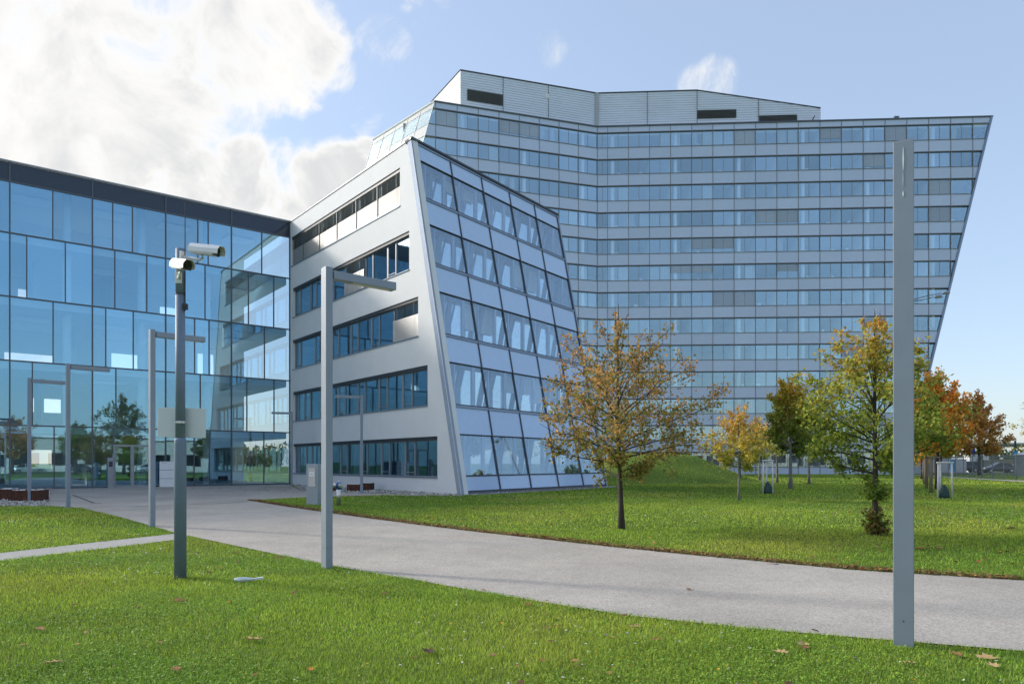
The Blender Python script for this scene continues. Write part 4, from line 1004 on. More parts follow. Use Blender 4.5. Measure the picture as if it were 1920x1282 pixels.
planter((690, 919), .46, .6, .38, R(-10), 'narrow rusty steel planter right of the lamp post under the wing windows')
planter((628, 922), .35, .4, .30, R(5), 'small rusty planter in gravel hidden behind the blue hydrant')
q = G(318, 913); M = T(*q) @ RZ(A_H * .35)
wp = empty('mailbox_pillar', M, 'white three-part mailbox pillar standing beside the entrance doors', 'mailbox')
for i in range(3): bevel(link('mailbox', MB().box((-.50, -.2, .02 + .5 * i), (.45, .2, .50 + .5 * i)).mesh('mailbox', 'white_paint'), wp, M), .006)
link('backing', MB().box((-.48, -.17, 0), (.43, .19, 1.51)).mesh('backing', 'dark_frame'), wp, M)
link('name_strip', MB().box((-.40, -.203, 1.42), (-.1, -.2, 1.45)).mesh('name_strip', 'frame_grey'), wp, M)
q = G(207, 914.5); M = T(*q) @ RZ(A_H)
ip = empty('intercom_pillar', M, 'slim grey intercom pillar left of the entrance doors', 'pillar')
bevel(link('pillar', MB().box((-.14, -.12, -.02), (.14, .12, 1.72)).mesh('pillar', 'frame_grey'), ip, M), .006)
link('panel', MB().box((-.09, -.126, 1.2), (.09, -.119, 1.5)).mesh('panel', 'dark_frame'), ip, M)
q = G(164, 915); M = T(*q)
bo = empty('bollard', M, 'short thin grey bollard before the hall glass', 'bollard')
link('post', MB().tube([(0, 0, -.02), (0, 0, .98)], .035, 12).mesh('post', 'frame_grey', True), bo, M)
link('cap', MB().tube([(0, 0, .98), (0, 0, 1.0)], [.036, .02], 12).mesh('cap', 'stainless'), bo, M)
# crumpled white litter on the lawn
q = G(466, 1093); M = T(q.x, q.y, q.z + .03) @ RZ(R(14)); random.seed(5)
lt = MB(); lt.tube([(-.18, 0, .02), (-.13, .005, .022), (-.06, .0, .026), (.02, .005, .02), (.08, .0, .022), (.11, .005, .03), (.18, .0, .026), (.19, 0, .026)], [.02, .034, .03, .026, .014, .012, .02, .012], 9)
lt.v = [(x + random.uniform(-.006, .006), y + random.uniform(-.008, .008), z + random.uniform(-.008, .008)) for x, y, z in lt.v]
tag(link('litter', lt.mesh('litter', 'litter'), None, M), 'crumpled white plastic litter lying on the foreground lawn', 'litter')

# ------------------------------------------------------------------ trees
def lerp(a, b, t): return a + (b - a) * t
def make_tree(name, label, base, H, Rc, hc, r0, seed, n_leaf, leaf, palette, bark='bark', n1=24, lean=(0, 0), shape='round', bare=0.0, group='autumn trees on the lawn', sprouts=0, twig=1.0, n2=6):
    rng = np.random.default_rng(seed); rd = random.Random(seed)
    M = T(*base); root = empty(name, M, label, 'tree', group)
    tb = MB(); anchors = []; radial = []
    def lead(t): return Vector((lean[0] * t + .03 * H * math.sin(3.1 * t + seed) * t * .5, lean[1] * t + .02 * H * math.cos(2.3 * t + seed) * t * .5, H * t))
    pts = [lead(t) for t in np.linspace(0, .97, 11)]
    rad = [max(.006, r0 * (1.35 if i == 0 else 1) * (1 - .93 * i / 10) ** .9) for i in range(11)]
    pts[0].z = -.08
    tb.tube(pts, rad, 9)
    def env(h):                                        # crown half-width at relative height: egg, fuller egg, cone
        e, p = {'round': (.60, .80), 'ovoid': (.62, .62), 'cone': (.42, .95)}[shape]
        return max(.05, math.sin(math.pi * min(.985, max(.02, h)) ** e) ** p)
    for i in range(n1):
        hh = min(.99, (i + rd.random() * .8) / n1); az = i * 2.39996 + rd.uniform(-.4, .4)
        Lr = Rc * env(hh) * rd.uniform(.62, 1.0); tipz = hc + (H - hc) * hh * .96
        hs = hc + (H - hc) * max(.0, hh * .56 - .04) + rd.uniform(0, .06) * (H - hc); rise = tipz - hs
        s = lead(hs / H); d = Vector((math.cos(az), math.sin(az), 0))
        bp = []
        for t in np.linspace(0, 1, 6):
            bp.append(s + d * (Lr * t) + Vector((0, 0, rise * (t ** .75) + .02 * H * (t * t) * (1 - hh))) + Vector((rd.uniform(-1, 1), rd.uniform(-1, 1), rd.uniform(-1, 1))) * (.035 * Lr * t))
        rb_ = r0 * lerp(.42, .16, hh)
        tb.tube(bp, [max(.004, rb_ * (1 - .9 * t)) for t in np.linspace(0, 1, 6)], 5, cap=False)
        for j in range(n2):
            t = .22 + .76 * (j + rd.random() * .8) / n2; t = min(t, .99); k = min(4, int(t * 5)); p = bp[k].lerp(bp[k + 1], t * 5 - k)
            axd = (bp[k + 1] - bp[k]).normalized(); sd = Vector((rd.gauss(0, 1), rd.gauss(0, 1), rd.gauss(.35, .8))).normalized()
            dd = (axd * .75 + sd * .85).normalized(); L2 = Lr * rd.uniform(.28, .52) * (1.1 - .5 * t)
            mid = p + dd * L2 * .5 + Vector((rd.uniform(-1, 1), rd.uniform(-1, 1), 0)) * .05 * L2; end = p + dd * L2 + Vector((0, 0, .12 * L2))
            tb.tube([p, mid, end], [max(.003, rb_ * .35 * (1 - t * .5)), max(.0025, rb_ * .2), .002 * twig], 4, cap=False)
            for f in (.25, .45, .65, .85, 1.0): anchors.append((p.lerp(end, f) if f > .5 else p.lerp(mid, f * 2), L2)); 
            for m_ in range(3):
                p3 = p.lerp(end, rd.uniform(.35, 1.0)); d3 = (dd + Vector((rd.gauss(0, .8), rd.gauss(0, .8), rd.gauss(.2, .7)))).normalized(); L3 = L2 * rd.uniform(.3, .6)
                e3 = p3 + d3 * L3; tb.tube([p3, e3], [.0035 * twig, .0018 * twig], 3, cap=False)
                for f in (.4, .7, 1.0): anchors.append((p3.lerp(e3, f), L3))
    if sprouts:
        for i in range(sprouts):
            az = rd.uniform(0, 6.28); h0 = rd.choice([.0, .02, .05, .08, .12, .2, .3, .4, .75, .9]); rr = rd.uniform(.05, .26); p = Vector((0, 0, h0)); e = Vector((math.cos(az) * rr, math.sin(az) * rr, h0 + rd.uniform(.05, .34)))
            tb.tube([p, e], [.006, .003], 3, cap=False)
            for f in (.3, .5, .7, .85, 1.0): anchors.append((p.lerp(e, f), .16)); anchors.append((p.lerp(e, f), .12))
    link('trunk', tb.mesh('trunk', bark, True, fix=False), root, M)
    A = np.array([tuple(a[0]) for a in anchors]); Ls = np.array([a[1] for a in anchors])
    hrel = (A[:, 2] - hc) / (H - hc)
    wgt = rng.gamma(.75, 1.0, len(A)) * (Ls ** .5)            # foliage in clumps with gaps between
    if bare: wgt *= np.clip(1.08 - bare * np.clip(hrel, 0, 1) ** 1.6, .03, 1)
    if sprouts: wgt[-sprouts * 10:] *= 1.5
    pick = rng.choice(len(A), n_leaf, p=wgt / wgt.sum())
    ctr = A[pick] + rng.normal(0, 1, (n_leaf, 3)) * (leaf * .55 + .10 * Ls[pick])[:, None]
    sz = leaf * rng.uniform(.55, 1.2, n_leaf)
    a1 = rng.normal(0, 1, (n_leaf, 3)); a1[:, 2] -= .35; a1 /= np.linalg.norm(a1, axis=1)[:, None]
    nn = rng.normal(0, 1, (n_leaf, 3)); nn[:, 2] += .7
    b1 = np.cross(a1, nn); b1 /= np.linalg.norm(b1, axis=1)[:, None] + 1e-9; up = np.cross(b1, a1)
    s_ = sz[:, None]
    fold = rng.uniform(.05, .3, n_leaf)[:, None]
    v0 = ctr - a1 * s_ * .5; v1 = ctr - a1 * s_ * .05 + b1 * s_ * .46 + up * s_ * fold; v2 = ctr + a1 * s_ * .5; v3 = ctr - a1 * s_ * .05 - b1 * s_ * .46 + up * s_ * fold
    V = np.stack([v0, v1, v2, v3], 1).reshape(-1, 3); idx = np.arange(n_leaf * 4).reshape(-1, 4)
    Fc = np.concatenate([idx[:, [0, 1, 2]], idx[:, [0, 2, 3]]])
    hr = np.clip((ctr[:, 2] - hc) / (H - hc), -.3, 1)
    out = np.clip(np.linalg.norm(ctr[:, :2], axis=1) / Rc, 0, 1)
    patch = .5 + .5 * np.sin(ctr[:, 0] * 2.6 / max(.5, Rc / 2) + seed) * np.cos(ctr[:, 1] * 2.2 / max(.5, Rc / 2) + ctr[:, 2] * 1.7)
    col = palette(rng, hr, out, patch)
    if sprouts:
        low = ctr[:, 2] < hc * .55
        col[low] = np.array([(.22, .24, .05), (.34, .27, .07), (.40, .25, .09), (.15, .20, .04)])[rng.integers(0, 4, low.sum())] * rng.uniform(.7, 1.2, low.sum())[:, None]
    link('crown', np_mesh('crown', V, Fc, 'leaves', np.repeat(col, 4, 0)), root, M)
    return root
def pal(cols, score, spread):
    """colours ordered along a score from 0 to 1"""
    cols = np.array(cols, float)
    def f(rng, hr, out, patch):
        s = np.clip(score(hr, out, patch) + rng.normal(0, spread, len(hr)), 0, .999) * (len(cols) - 1)
        i = s.astype(int); t = (s - i)[:, None]; c = cols[i] * (1 - t) + cols[np.minimum(i + 1, len(cols) - 1)] * t
        return c * 1.5 * rng.uniform(.72, 1.22, len(hr))[:, None]
    return f
OLIVE, GREEN, LIME, YEL, ORA, TAN, RUST, DKG = (.200, .200, .038), (.125, .185, .032), (.27, .31, .050), (.52, .38, .060), (.56, .25, .045), (.52, .30, .11), (.40, .155, .045), (.070, .110, .024)
pal1 = pal([(.10, .14, .026), (.16, .16, .032), (.24, .19, .045), (.40, .22, .08), (.42, .19, .065)], lambda h, o, p: .20 + .40 * np.clip(h, 0, 1) + .22 * o + .12 * p, .22)
pal2 = pal([GREEN, (.125, .175, .026), LIME, (.33, .29, .05), (.45, .27, .055), (.46, .19, .05)], lambda h, o, p: .12 + .70 * np.clip(h, 0, 1) ** 1.3 + .10 * o + .06 * p, .14)
pal3 = pal([LIME, (.34, .33, .06), YEL, TAN, (.56, .30, .17)], lambda h, o, p: .08 + .70 * np.clip(h, 0, 1) + .1 * p, .18)
pal4 = pal([GREEN, (.16, .20, .03), (.30, .28, .04), YEL, ORA], lambda h, o, p: .08 + .80 * np.clip(h, 0, 1) + .18 * (p - .5), .15)
pal5 = pal([(.15, .20, .03), (.26, .22, .035), (.56, .30, .04), (.66, .28, .045), (.48, .18, .05)], lambda h, o, p: .38 + .32 * np.clip(h, 0, 1) + .42 * (p - .5), .18)
pal6 = pal([(.24, .19, .04), (.46, .26, .06), (.48, .23, .08), (.42, .17, .06)], lambda h, o, p: .25 + .5 * np.clip(h, 0, 1) + .25 * (p - .5), .2)
palG = pal([DKG, GREEN, OLIVE, LIME], lambda h, o, p: .3 + .3 * h + .4 * (p - .5), .2)
palD = pal([DKG, (.07, .085, .02), OLIVE, (.16, .10, .03)], lambda h, o, p: .35 + .3 * h + .5 * (p - .5), .2)
make_tree('lawn_tree', 'half bare young tree with tan and olive leaves before the leaning glazed end', G(1166, 992), 5.15, 2.30, 1.15, .066, 4, 10500, .072, pal1, n1=34, n2=7, shape='round', bare=.98, lean=(-.12, 0), twig=1.6)
make_tree('lawn_tree', 'green and yellow tree with leafy sprouts round its foot beside the grey lamp post', G(1640, 1003), 4.85, 1.85, 1.25, .068, 9, 11500, .080, pal2, n1=32, n2=7, shape='round', bare=.55, sprouts=30, lean=(.05, 0), twig=1.3)
make_tree('lawn_tree', 'small thin tree with pale trunk and pink tinged leaf tips behind the half bare tree', G(1385, 938), 3.85, 1.35, 1.1, .05, 14, 4600, .095, pal3, bark='bark_pale', n1=20, bare=.6, twig=1.4)
make_tree('lawn_tree', 'maple with orange top and dark green skirt behind the staked sapling', G(1482, 917), 6.3, 1.75, 1.85, .10, 21, 8200, .15, pal4, bark='bark_pale', n1=24, shape='ovoid')
make_tree('lawn_tree', 'green tree with slim trunk before the tower ground floor windows', GD(1517, 47), 6.0, 2.1, 2.0, .09, 23, 6000, .16, palG, bark='bark_pale', n1=24)
make_tree('lawn_tree', 'sparse brownish tree with slim trunk beside the staked sapling', GD(1457, 50), 5.6, 1.9, 2.0, .09, 25, 1500, .14, pal1, bark='bark_pale', n1=18, bare=.8, twig=2.5)
make_tree('lawn_tree', 'thin yellowish tree standing at the foot of the grass mound', GD(1424, 57), 5.2, 1.7, 1.9, .09, 27, 1500, .16, pal3, bark='bark_pale', n1=16, twig=2.5)
make_tree('lawn_tree', 'dark trunked tree at the mound end behind the small pale trunk tree', GD(1387, 52), 4.8, 1.5, 1.9, .10, 29, 1300, .15, pal3, n1=16, twig=2.5)
make_tree('lawn_tree', 'staked orange and green young maple with white posts round its trunk', GD(1764, 28.6), 3.75, 1.05, 1.75, .045, 31, 3400, .115, pal5, n1=18, shape='ovoid')
make_tree('lawn_tree', 'large orange maple behind the staked young maple', GD(1757, 38), 6.7, 1.75, 1.9, .10, 33, 9000, .155, pal5, n1=24, shape='ovoid')
make_tree('lawn_tree', 'green maple of the staked row, behind the grey lamp post', GD(1737, 46), 6.9, 1.6, 2.1, .10, 35, 6200, .17, palG, n1=22, shape='ovoid')
make_tree('lawn_tree', 'small yellow orange tree at the far end of the staked row', GD(1728, 62), 4.6, 1.9, 1.5, .08, 36, 3200, .19, pal(((.25, .17, .03), YEL, ORA), lambda h, o, p: .3 + .5 * p, .2), n1=16)
make_tree('street_tree', 'tall rusty brown conical tree standing beyond the mesh fence', GD(1836, 80), 10.2, 3.3, 2.2, .17, 41, 6500, .26, pal6, n1=26, shape='cone', twig=3)
make_tree('street_tree', 'thin yellow tree on the right reaching in over the fence', GD(1972, 50), 6.6, 3.6, 1.8, .10, 43, 1500, .12, pal3, n1=18, bare=.5, twig=2)
# trees and a hall behind the viewer: they show in the mirrored panes
for (p, H, Rc, lab, pp, sd) in (((31.4, -7.5), 12.0, 4.2, 'big dark tree mirrored above the entrance doors', palD, 51), ((24.5, -19.5), 8.4, 3.6, 'brownish tree mirrored at the hall edge', pal6, 53), ((26.0, -10.5), 7.6, 3.2, 'green bushy tree mirrored behind the lamp posts', palG, 55), ((44, -2), 8.0, 3.4, 'round tree mirrored next to the white wing reflection', palD, 57)):
    make_tree('mirrored_tree', lab, Vector((p[0], p[1], 0)), H, Rc, H * .3, .22, sd, 4200, .28, pp, n1=24, group='street trees mirrored in the glass hall', twig=3)

# ------------------------------------------------------------------ stakes with watering bags
def stake_frame(base, h, sp, matn, label, bag=True, seed=1):
    M = T(*base); e = empty('tree_stakes', M, label, 'tree stakes', 'stake frames round young trees'); rd = random.Random(seed)
    pts = []
    for k in range(3):
        a = R(200 + 120 * k); p = Vector((sp * math.cos(a), sp * math.sin(a), 0)); pts.append(p)
        link('stake', MB().tube([p - Vector((0, 0, .05)), p * .93 + Vector((0, 0, h))], [.037, .035], 9).mesh('stake', matn, True), e, M)
    for a, b in ((0, 1), (1, 2), (2, 0)):
        p, q = pts[a] * .94 + Vector((0, 0, h - .05)), pts[b] * .94 + Vector((0, 0, h - .05)); d = (q - p).normalized() * .06
        link('crossbar', MB().tube([p - d + Vector((0, 0, .05)), q + d + Vector((0, 0, .05))], .034, 8).mesh('crossbar', matn, True), e, M)
    if bag:
        b = link('watering_bag', MB().tube([(0.02, 0, -.02), (.02, 0, .12), (.03, .0, .3), (.02, 0, .45), (.0, 0, .56)], [.20, .21, .17, .10, .03], 12).mesh('watering_bag', 'bag_green', True), None, M)
        tag(b, 'dark green watering bag at the foot of the ' + ('sapling stakes by the maple' if seed == 1 else 'staked young maple'), 'bag', 'watering bags')
stake_frame(GD(1439, 32.8), 1.52, .25, 'stake_white', 'white tree stakes round a dark bag before the orange topped maple', True, 1)
stake_frame(GD(1769, 28.2), 1.42, .30, 'stake_white', 'white tree stakes round the young maple beside the grey lamp post', True, 2)
stake_frame(GD(1752, 33), 1.66, .28, 'stake_wood', 'brown wooden tree stakes behind the white ones', False, 3)
stake_frame(GD(1743, 39), 1.75, .28, 'stake_wood', 'brown wooden tree stakes in the middle of the staked row', False, 4)
stake_frame(GD(1737, 47), 1.70, .28, 'stake_wood', 'brown wooden tree stakes farthest along the staked row', False, 5)

# ------------------------------------------------------------------ fence, street, station beyond
def fence():
    e = empty('mesh_fence', T(FEN[0].x, FEN[0].y, GL), 'grey welded mesh fence along the pale footpath', 'fence')
    L = [0]; 
    for a, b in zip(FEN, FEN[1:]): L.append(L[-1] + (b - a).length)
    def pos(s):
        for i in range(len(L) - 1):
            if s <= L[i + 1]: 
                t = (s - L[i]) / (L[i + 1] - L[i]); return FEN[i].lerp(FEN[i + 1], t)
        return FEN[-1]
    n = int(L[-1] / 2.5); post = MB().box((-.03, -.03, -.1), (.03, .03, 2.2)).mesh('post', 'fence_steel')
    mb = MB()
    for z in np.arange(.08, 2.1, .2): mb.box((-1.23, -.006, z - .006), (1.23, .006, z + .006))
    for x in np.arange(-1.2, 1.21, .1): mb.box((x - .0035, .007, .05), (x + .0035, .014, 2.1))
    pan = mb.mesh('mesh_panel', 'fence_steel')
    for i in range(n):
        a, b = pos(i * 2.5), pos(i * 2.5 + 2.5); d = b - a
        link('post', post, e, T(a.x, a.y, GL) @ RZ(math.atan2(d.y, d.x))); m = (a + b) / 2
        link('mesh_panel', pan, e, T(m.x, m.y, GL) @ RZ(math.atan2(d.y, d.x)))
fence()
def car(p, rz, colour, label, kind='sedan', group='cars in the street', z=GL):
    M = T(p[0], p[1], z) @ RZ(rz); key = 'paint_' + label.split()[0] + str(len(MATS))
    mat(key, colour, .28, var=.02, coat=.6, metal=.2)
    e = empty('car', M, label, 'car', group)
    if kind == 'sedan': st = [(-2.2, .42, .62, .70), (-2.12, .30, .80, .80), (-1.5, .24, .92, .86), (-.9, .22, .96, .88), (.7, .22, .95, .88), (1.3, .24, .86, .87), (2.0, .28, .72, .80), (2.2, .38, .56, .66)]; cab = [(-1.75, .90, .82), (-1.05, 1.40, .62), (.15, 1.46, .62), (1.15, .90, .80)]
    else: st = [(-2.15, .45, .80, .78), (-2.1, .32, 1.0, .86), (-1.5, .26, 1.05, .90), (.6, .25, 1.05, .90), (1.3, .26, 1.0, .90), (2.0, .30, .88, .84), (2.15, .42, .66, .74)]; cab = [(-2.02, 1.0, .84), (-1.8, 1.62, .66), (.1, 1.68, .68), (1.05, 1.02, .84)]
    mb = MB(); rings = []
    for (x, zb, zt, w) in st:
        i = len(mb.v); mb.v += [(x, -w * .92, zb), (x, -w, (zb + zt) / 2), (x, -w * .93, zt), (x, w * .93, zt), (x, w, (zb + zt) / 2), (x, w * .92, zb)]; rings.append(i)
    for a, b in zip(rings, rings[1:]):
        for j in range(6): mb.f.append((a + j, a + (j + 1) % 6, b + (j + 1) % 6, b + j)); mb.m.append(0)
    mb.f.append(tuple(rings[0] + j for j in range(6))); mb.f.append(tuple(rings[-1] + j for j in reversed(range(6)))); mb.m += [0, 0]
    body = link('body', mb.mesh('body', key, True), e, M); bevel(body, .03, 2)
    (x0, z0, w0), (x1, z1, w1), (x2, z2, w2), (x3, z3, w3) = cab
    A = [(x0, -w0, z0), (x3, -w3, z3), (x3, w3, z3), (x0, w0, z0)]; B = [(x1, -w1, z1), (x2, -w2, z2), (x2, w2, z2), (x1, w1, z1)]
    link('window', MB().hexa(A, B).mesh('window', 'car_glass'), e, M)
    link('roof', MB().hexa([(x1 - .05, -w1 - .02, z1 - .02), (x2 + .05, -w2 - .02, z2 - .02), (x2 + .05, w2 + .02, z2 - .02), (x1 - .05, w1 + .02, z1 - .02)], [(x1 + .1, -w1 + .08, z1 + .045), (x2 - .1, -w2 + .08, z2 + .045), (x2 - .1, w2 - .08, z2 + .045), (x1 + .1, w1 - .08, z1 + .045)]).mesh('roof', key), e, M)
    xm = (x1 + x2) / 2
    link('pillar', MB().hexa([(xm - .06, -(w0 + w3) / 2 - .012, z0 - .01), (xm + .06, -(w0 + w3) / 2 - .012, z0 - .01), (xm + .06, (w0 + w3) / 2 + .012, z0 - .01), (xm - .06, (w0 + w3) / 2 + .012, z0 - .01)], [(xm - .05, -w1 - .012, z1), (xm + .05, -w1 - .012, z1), (xm + .05, w1 + .012, z1), (xm - .05, w1 + .012, z1)]).mesh('pillar', key), e, M)
    for x in (-1.35, 1.35):
        for s in (-1, 1):
            wh = link('wheel', MB().tube([(x, s * .66, .32), (x, s * .88, .32)], .32, 18).mesh('wheel', 'tyre'), e, M)
            link('rim', MB().tube([(x, s * .87, .32), (x, s * .90, .32)], .20, 14).mesh('rim', 'rim'), wh, M)
    for s in (-1, 1):
        link('headlight', MB().box((2.02, s * .62 - .14, .58), (2.19, s * .62 + .14, .70)).mesh('headlight', 'white_paint'), e, M)
        link('taillight', MB().box((-2.19, s * .62 - .12, .66), (-2.07, s * .62 + .12, .80)).mesh('taillight', 'tail_red'), e, M)
q = GD(1872, 103); car((q.x, q.y), R(172), (.05, .052, .058), 'dark grey saloon car on the street behind the fence')
q = GD(1912, 106); car((q.x, q.y), R(172), (.03, .045, .09), 'dark blue car behind the grey saloon')
q = GD(1806, 110); car((q.x, q.y), R(172), (.02, .02, .022), 'black car by the white station hut', 'suv')
q = GD(1712, 100); car((q.x, q.y), R(150), (.7, .7, .7), 'white car beyond the fence near the tower foot', 'suv')
for (s, c, lab, kd) in ((0, (.75, .75, .75), 'white saloon car mirrored in the hall glass', 'sedan'), (6.5, (.03, .05, .07), 'dark car mirrored behind the lamp posts', 'sedan'), (-7, (.55, .56, .58), 'silver car mirrored at the hall edge', 'suv'), (16, (.6, .6, .6), 'pale car mirrored in the entrance doors', 'sedan')):
    p = Vector((29.5, -22.0)) + Vector((.74, .67)) * s; car(p, math.atan2(.67, .74), c, lab, kd, 'cars parked in the road behind', g(p.y))
# low white hall across that road
c = Vector((58, -42)); M = T(c.x, c.y, 0) @ RZ(math.atan2(.67, .74))
wh = empty('warehouse', M, 'long low white warehouse with dark window band mirrored in the glass', 'building')
link('wall', MB().box((-40, -7, 0), (40, 7, 6.2)).mesh('wall', 'beige_wall'), wh, M)
link('roof', MB().box((-40.4, -7.4, 6.2), (40.4, 7.4, 6.6)).mesh('roof', 'white_paint'), wh, M)
for i in range(14): link('window', MB().box((-37 + 5.4 * i, 7.0, 1.2), (-33 + 5.4 * i, 7.06, 3.4)).mesh('window', 'car_glass'), wh, M)
# station: canopy on lattice girders, hut, flags, signs, lamps
st = GD(1850, 135); M = T(st.x, st.y, GL) @ RZ(R(-8))
sta = empty('station_canopy', M, 'grey steel station canopy on lattice girders beyond the street', 'canopy')
link('roof', MB().box((-16, -2, 4.5), (18, 4, 4.95)).mesh('roof', 'steel_green'), sta, M)
link('roof_edge', MB().box((-16.2, -2.2, 4.95), (18.2, 4.2, 5.2)).mesh('roof_edge', 'stake_white'), sta, M)
for i in range(9):
    x = -15 + 4 * i
    link('column', MB().box((x - .12, -.12, 0), (x + .12, .12, 4.5)).mesh('column', 'steel_green'), sta, M)
    if i < 8:
        link('brace', MB().tube([(x, -.3, 4.4), (x + 2, -.3, 2.6)], .12, 6).mesh('brace', 'steel_green'), sta, M)
        link('brace', MB().tube([(x + 4, -.3, 4.4), (x + 2, -.3, 2.6)], .12, 6).mesh('brace', 'steel_green'), sta, M)
link('girder', MB().box((-16, -.35, 2.45), (18, -.15, 2.7)).mesh('girder', 'steel_green'), sta, M)
link('rear_wall', MB().box((-16, 1.5, 0), (18, 1.8, 2.2)).mesh('rear_wall', 'beige_wall'), sta, M)
def simple(name, px, D, lab, cat, parts, rz=0, group=None):
    q = GD(px, D); M = T(*q) @ RZ(rz); e = empty(name, M, lab, cat, group)
    for (nm, mb, mt) in parts: link(nm, mb.mesh(nm, mt), e, M)
simple('station_hut', 1822, 112, 'narrow white hut before the station canopy', 'hut', [('wall', MB().box((-.85, -.8, 0), (.85, .8, 2.6)), 'white_paint'), ('roof', MB().box((-.95, -.9, 2.6), (.95, .9, 2.72)), 'cladding'), ('door', MB().box((.2, -.83, .02), (.7, -.79, 2.1)), 'frame_grey')])
simple('ticket_kiosk', 1928, 78, 'grey ribbed kiosk with pale roof at the fence end', 'kiosk', [('wall', MB().box((-.9, -1, 0), (1.6, 1, 2.3)), 'cabinet_grey'), ('roof', MB().hexa([(-1, -1.1, 2.3), (1.7, -1.1, 2.3), (1.7, 1.1, 2.3), (-1, 1.1, 2.3)], [(-.1, -.1, 2.75), (.8, -.1, 2.75), (.8, .1, 2.75), (-.1, .1, 2.75)]), 'white_paint')])
simple('white_container', 1740, 108, 'long pale container with blue panels beyond the fence', 'container', [('wall', MB().box((-3.4, -1, 0), (5.2, 1, 1.9)), 'stake_white'), ('panel', MB().box((2.6, -1.03, .5), (3.4, -.99, 1.6)), 'flag_blue'), ('roof', MB().box((-3.5, -1.1, 1.9), (5.3, 1.1, 2.0)), 'cladding')])
simple('blue_signboard', 1786, 100, 'small light blue signboard by the street', 'sign', [('board', MB().box((-.35, -.04, .2), (.35, .04, 1.9)), 'sign_blue'), ('leg', MB().box((-.04, -.03, 0), (.04, .03, .2)), 'fence_steel')])
simple('info_sign', 1903.5, 88, 'blue information sign on a dark post near the kiosk', 'sign', [('post', MB().box((-.08, -.08, 0), (.08, .08, 4.5)), 'dark_frame'), ('board', MB().box((-.35, -.12, 2.1), (.25, -.08, 2.9)), 'sign_blue'), ('lamp_arm', MB().box((-1.0, -.1, 4.15), (.1, .1, 4.35)), 'stainless')])
simple('white_signboard', 1845, 112, 'white signboard on a dark post beside the station hut', 'sign', [('post', MB().box((-.3, -.06, 0), (-.1, .06, 3.0)), 'dark_frame'), ('board', MB().box((-.2, -.1, 1.9), (.75, -.05, 3.0)), 'paper_white')])
for px, D, hh in ((1814, 116, 5.3), (1818.5, 118, 4.6)):
    q = GD(px, D); M = T(*q); e = empty('flag', M, 'tall blue banner flag ' + ('with red edge' if hh > 5 else 'behind the red edged one') + ' above the white hut', 'flag', 'blue flags')
    link('pole', MB().tube([(0, 0, 0), (0, 0, hh)], .04, 8).mesh('pole', 'frame_grey'), e, M)
    mb = MB(); n = 8
    for i in range(n):
        za, zb = hh - .05 - 2.6 * i / n, hh - .05 - 2.6 * (i + 1) / n; x0, x1 = .05 + .5 * i / n, .05 + .5 * (i + 1) / n
        mb.face([(.03 if i > 5 else x0 * .6, .08 * math.sin(i), za), (x0 + .55, .1 * math.sin(i + 1), za), (x1 + .55, .1 * math.sin(i + 2), zb), (.03 if i > 5 else x1 * .6, .08 * math.sin(i + 1), zb)])
    o = link('cloth', mb.mesh('cloth', 'flag_blue', fix=False), e, M); so = o.modifiers.new('thickness', 'SOLIDIFY'); so.thickness = .01
    if hh > 5: link('red_edge', MB().box((-.03, -.03, hh - 2.2), (.06, .03, hh - 1.5)).mesh('red_edge', 'tail_red'), e, M)
# slender lamp whose head shows before the tower edge
q = GD(1697, 45); M = T(*q)
sl = empty('street_lamp', M, 'tall street lamp whose paired heads show at the slanted tower edge', 'street lamp')
zt = CAMZ - (552 - PY0) / F * 45 - GL
link('pole', MB().tube([(0, 0, 0), (0, 0, zt - .25)], [.085, .05], 10).mesh('pole', 'fence_steel'), sl, M)
for s_, dz in ((2.15, -.12), (2.62, .12)):
    link('arm', MB().tube([(0, 0, zt - .45), (s_ * .5, .1, zt + dz - .22), (s_ - .2, .1, zt + dz)], [.035, .03, .022], 6).mesh('arm', 'fence_steel'), sl, M)
    link('head', MB().tube([(s_ - .25, .1, zt + dz - .03), (s_ - .12, .1, zt + dz), (s_ + .14, .1, zt + dz + .02), (s_ + .26, .1, zt + dz - .01)], [.04, .10, .10, .05], 10).mesh('head', 'frame_grey', True), sl, M)
# far trees beyond the station
rng = np.random.default_rng(77); nL = 26000
ctr_c = np.stack([rng.uniform(-160, 420, 190), rng.uniform(225, 330, 190), np.zeros(190)], 1); hh = rng.uniform(5, 10, 190); rr = rng.uniform(4, 9, 190)
k = rng.integers(0, 190, nL); th = rng.normal(0, 1, (nL, 3)); th /= np.linalg.norm(th, axis=1)[:, None]; ra = rng.uniform(.55, 1, nL)[:, None]
P_ = ctr_c[k] + th * ra * np.stack([rr[k], rr[k], hh[k] * .5], 1) + np.stack([np.zeros(nL), np.zeros(nL), hh[k] * .5 + GL], 1); P_[:, 2] = np.maximum(P_[:, 2], .3)
a1 = rng.normal(0, .8, (nL, 3)); b1 = rng.normal(0, .8, (nL, 3))
V = np.stack([P_ - a1, P_ + b1, P_ + a1], 1).reshape(-1, 3)
cc = np.array([GREEN, OLIVE, DKG, (.2, .14, .04)])[rng.integers(0, 4, 190)][k] * rng.uniform(.7, 1.2, nL)[:, None]
o = link('far_wood', np_mesh('far_wood', V, np.arange(nL * 3).reshape(-1, 3), 'leaves', np.repeat(cc, 3, 0)), kind='stuff')
o['label'] = 'distant olive wood beyond the station'; o['category'] = 'wood'

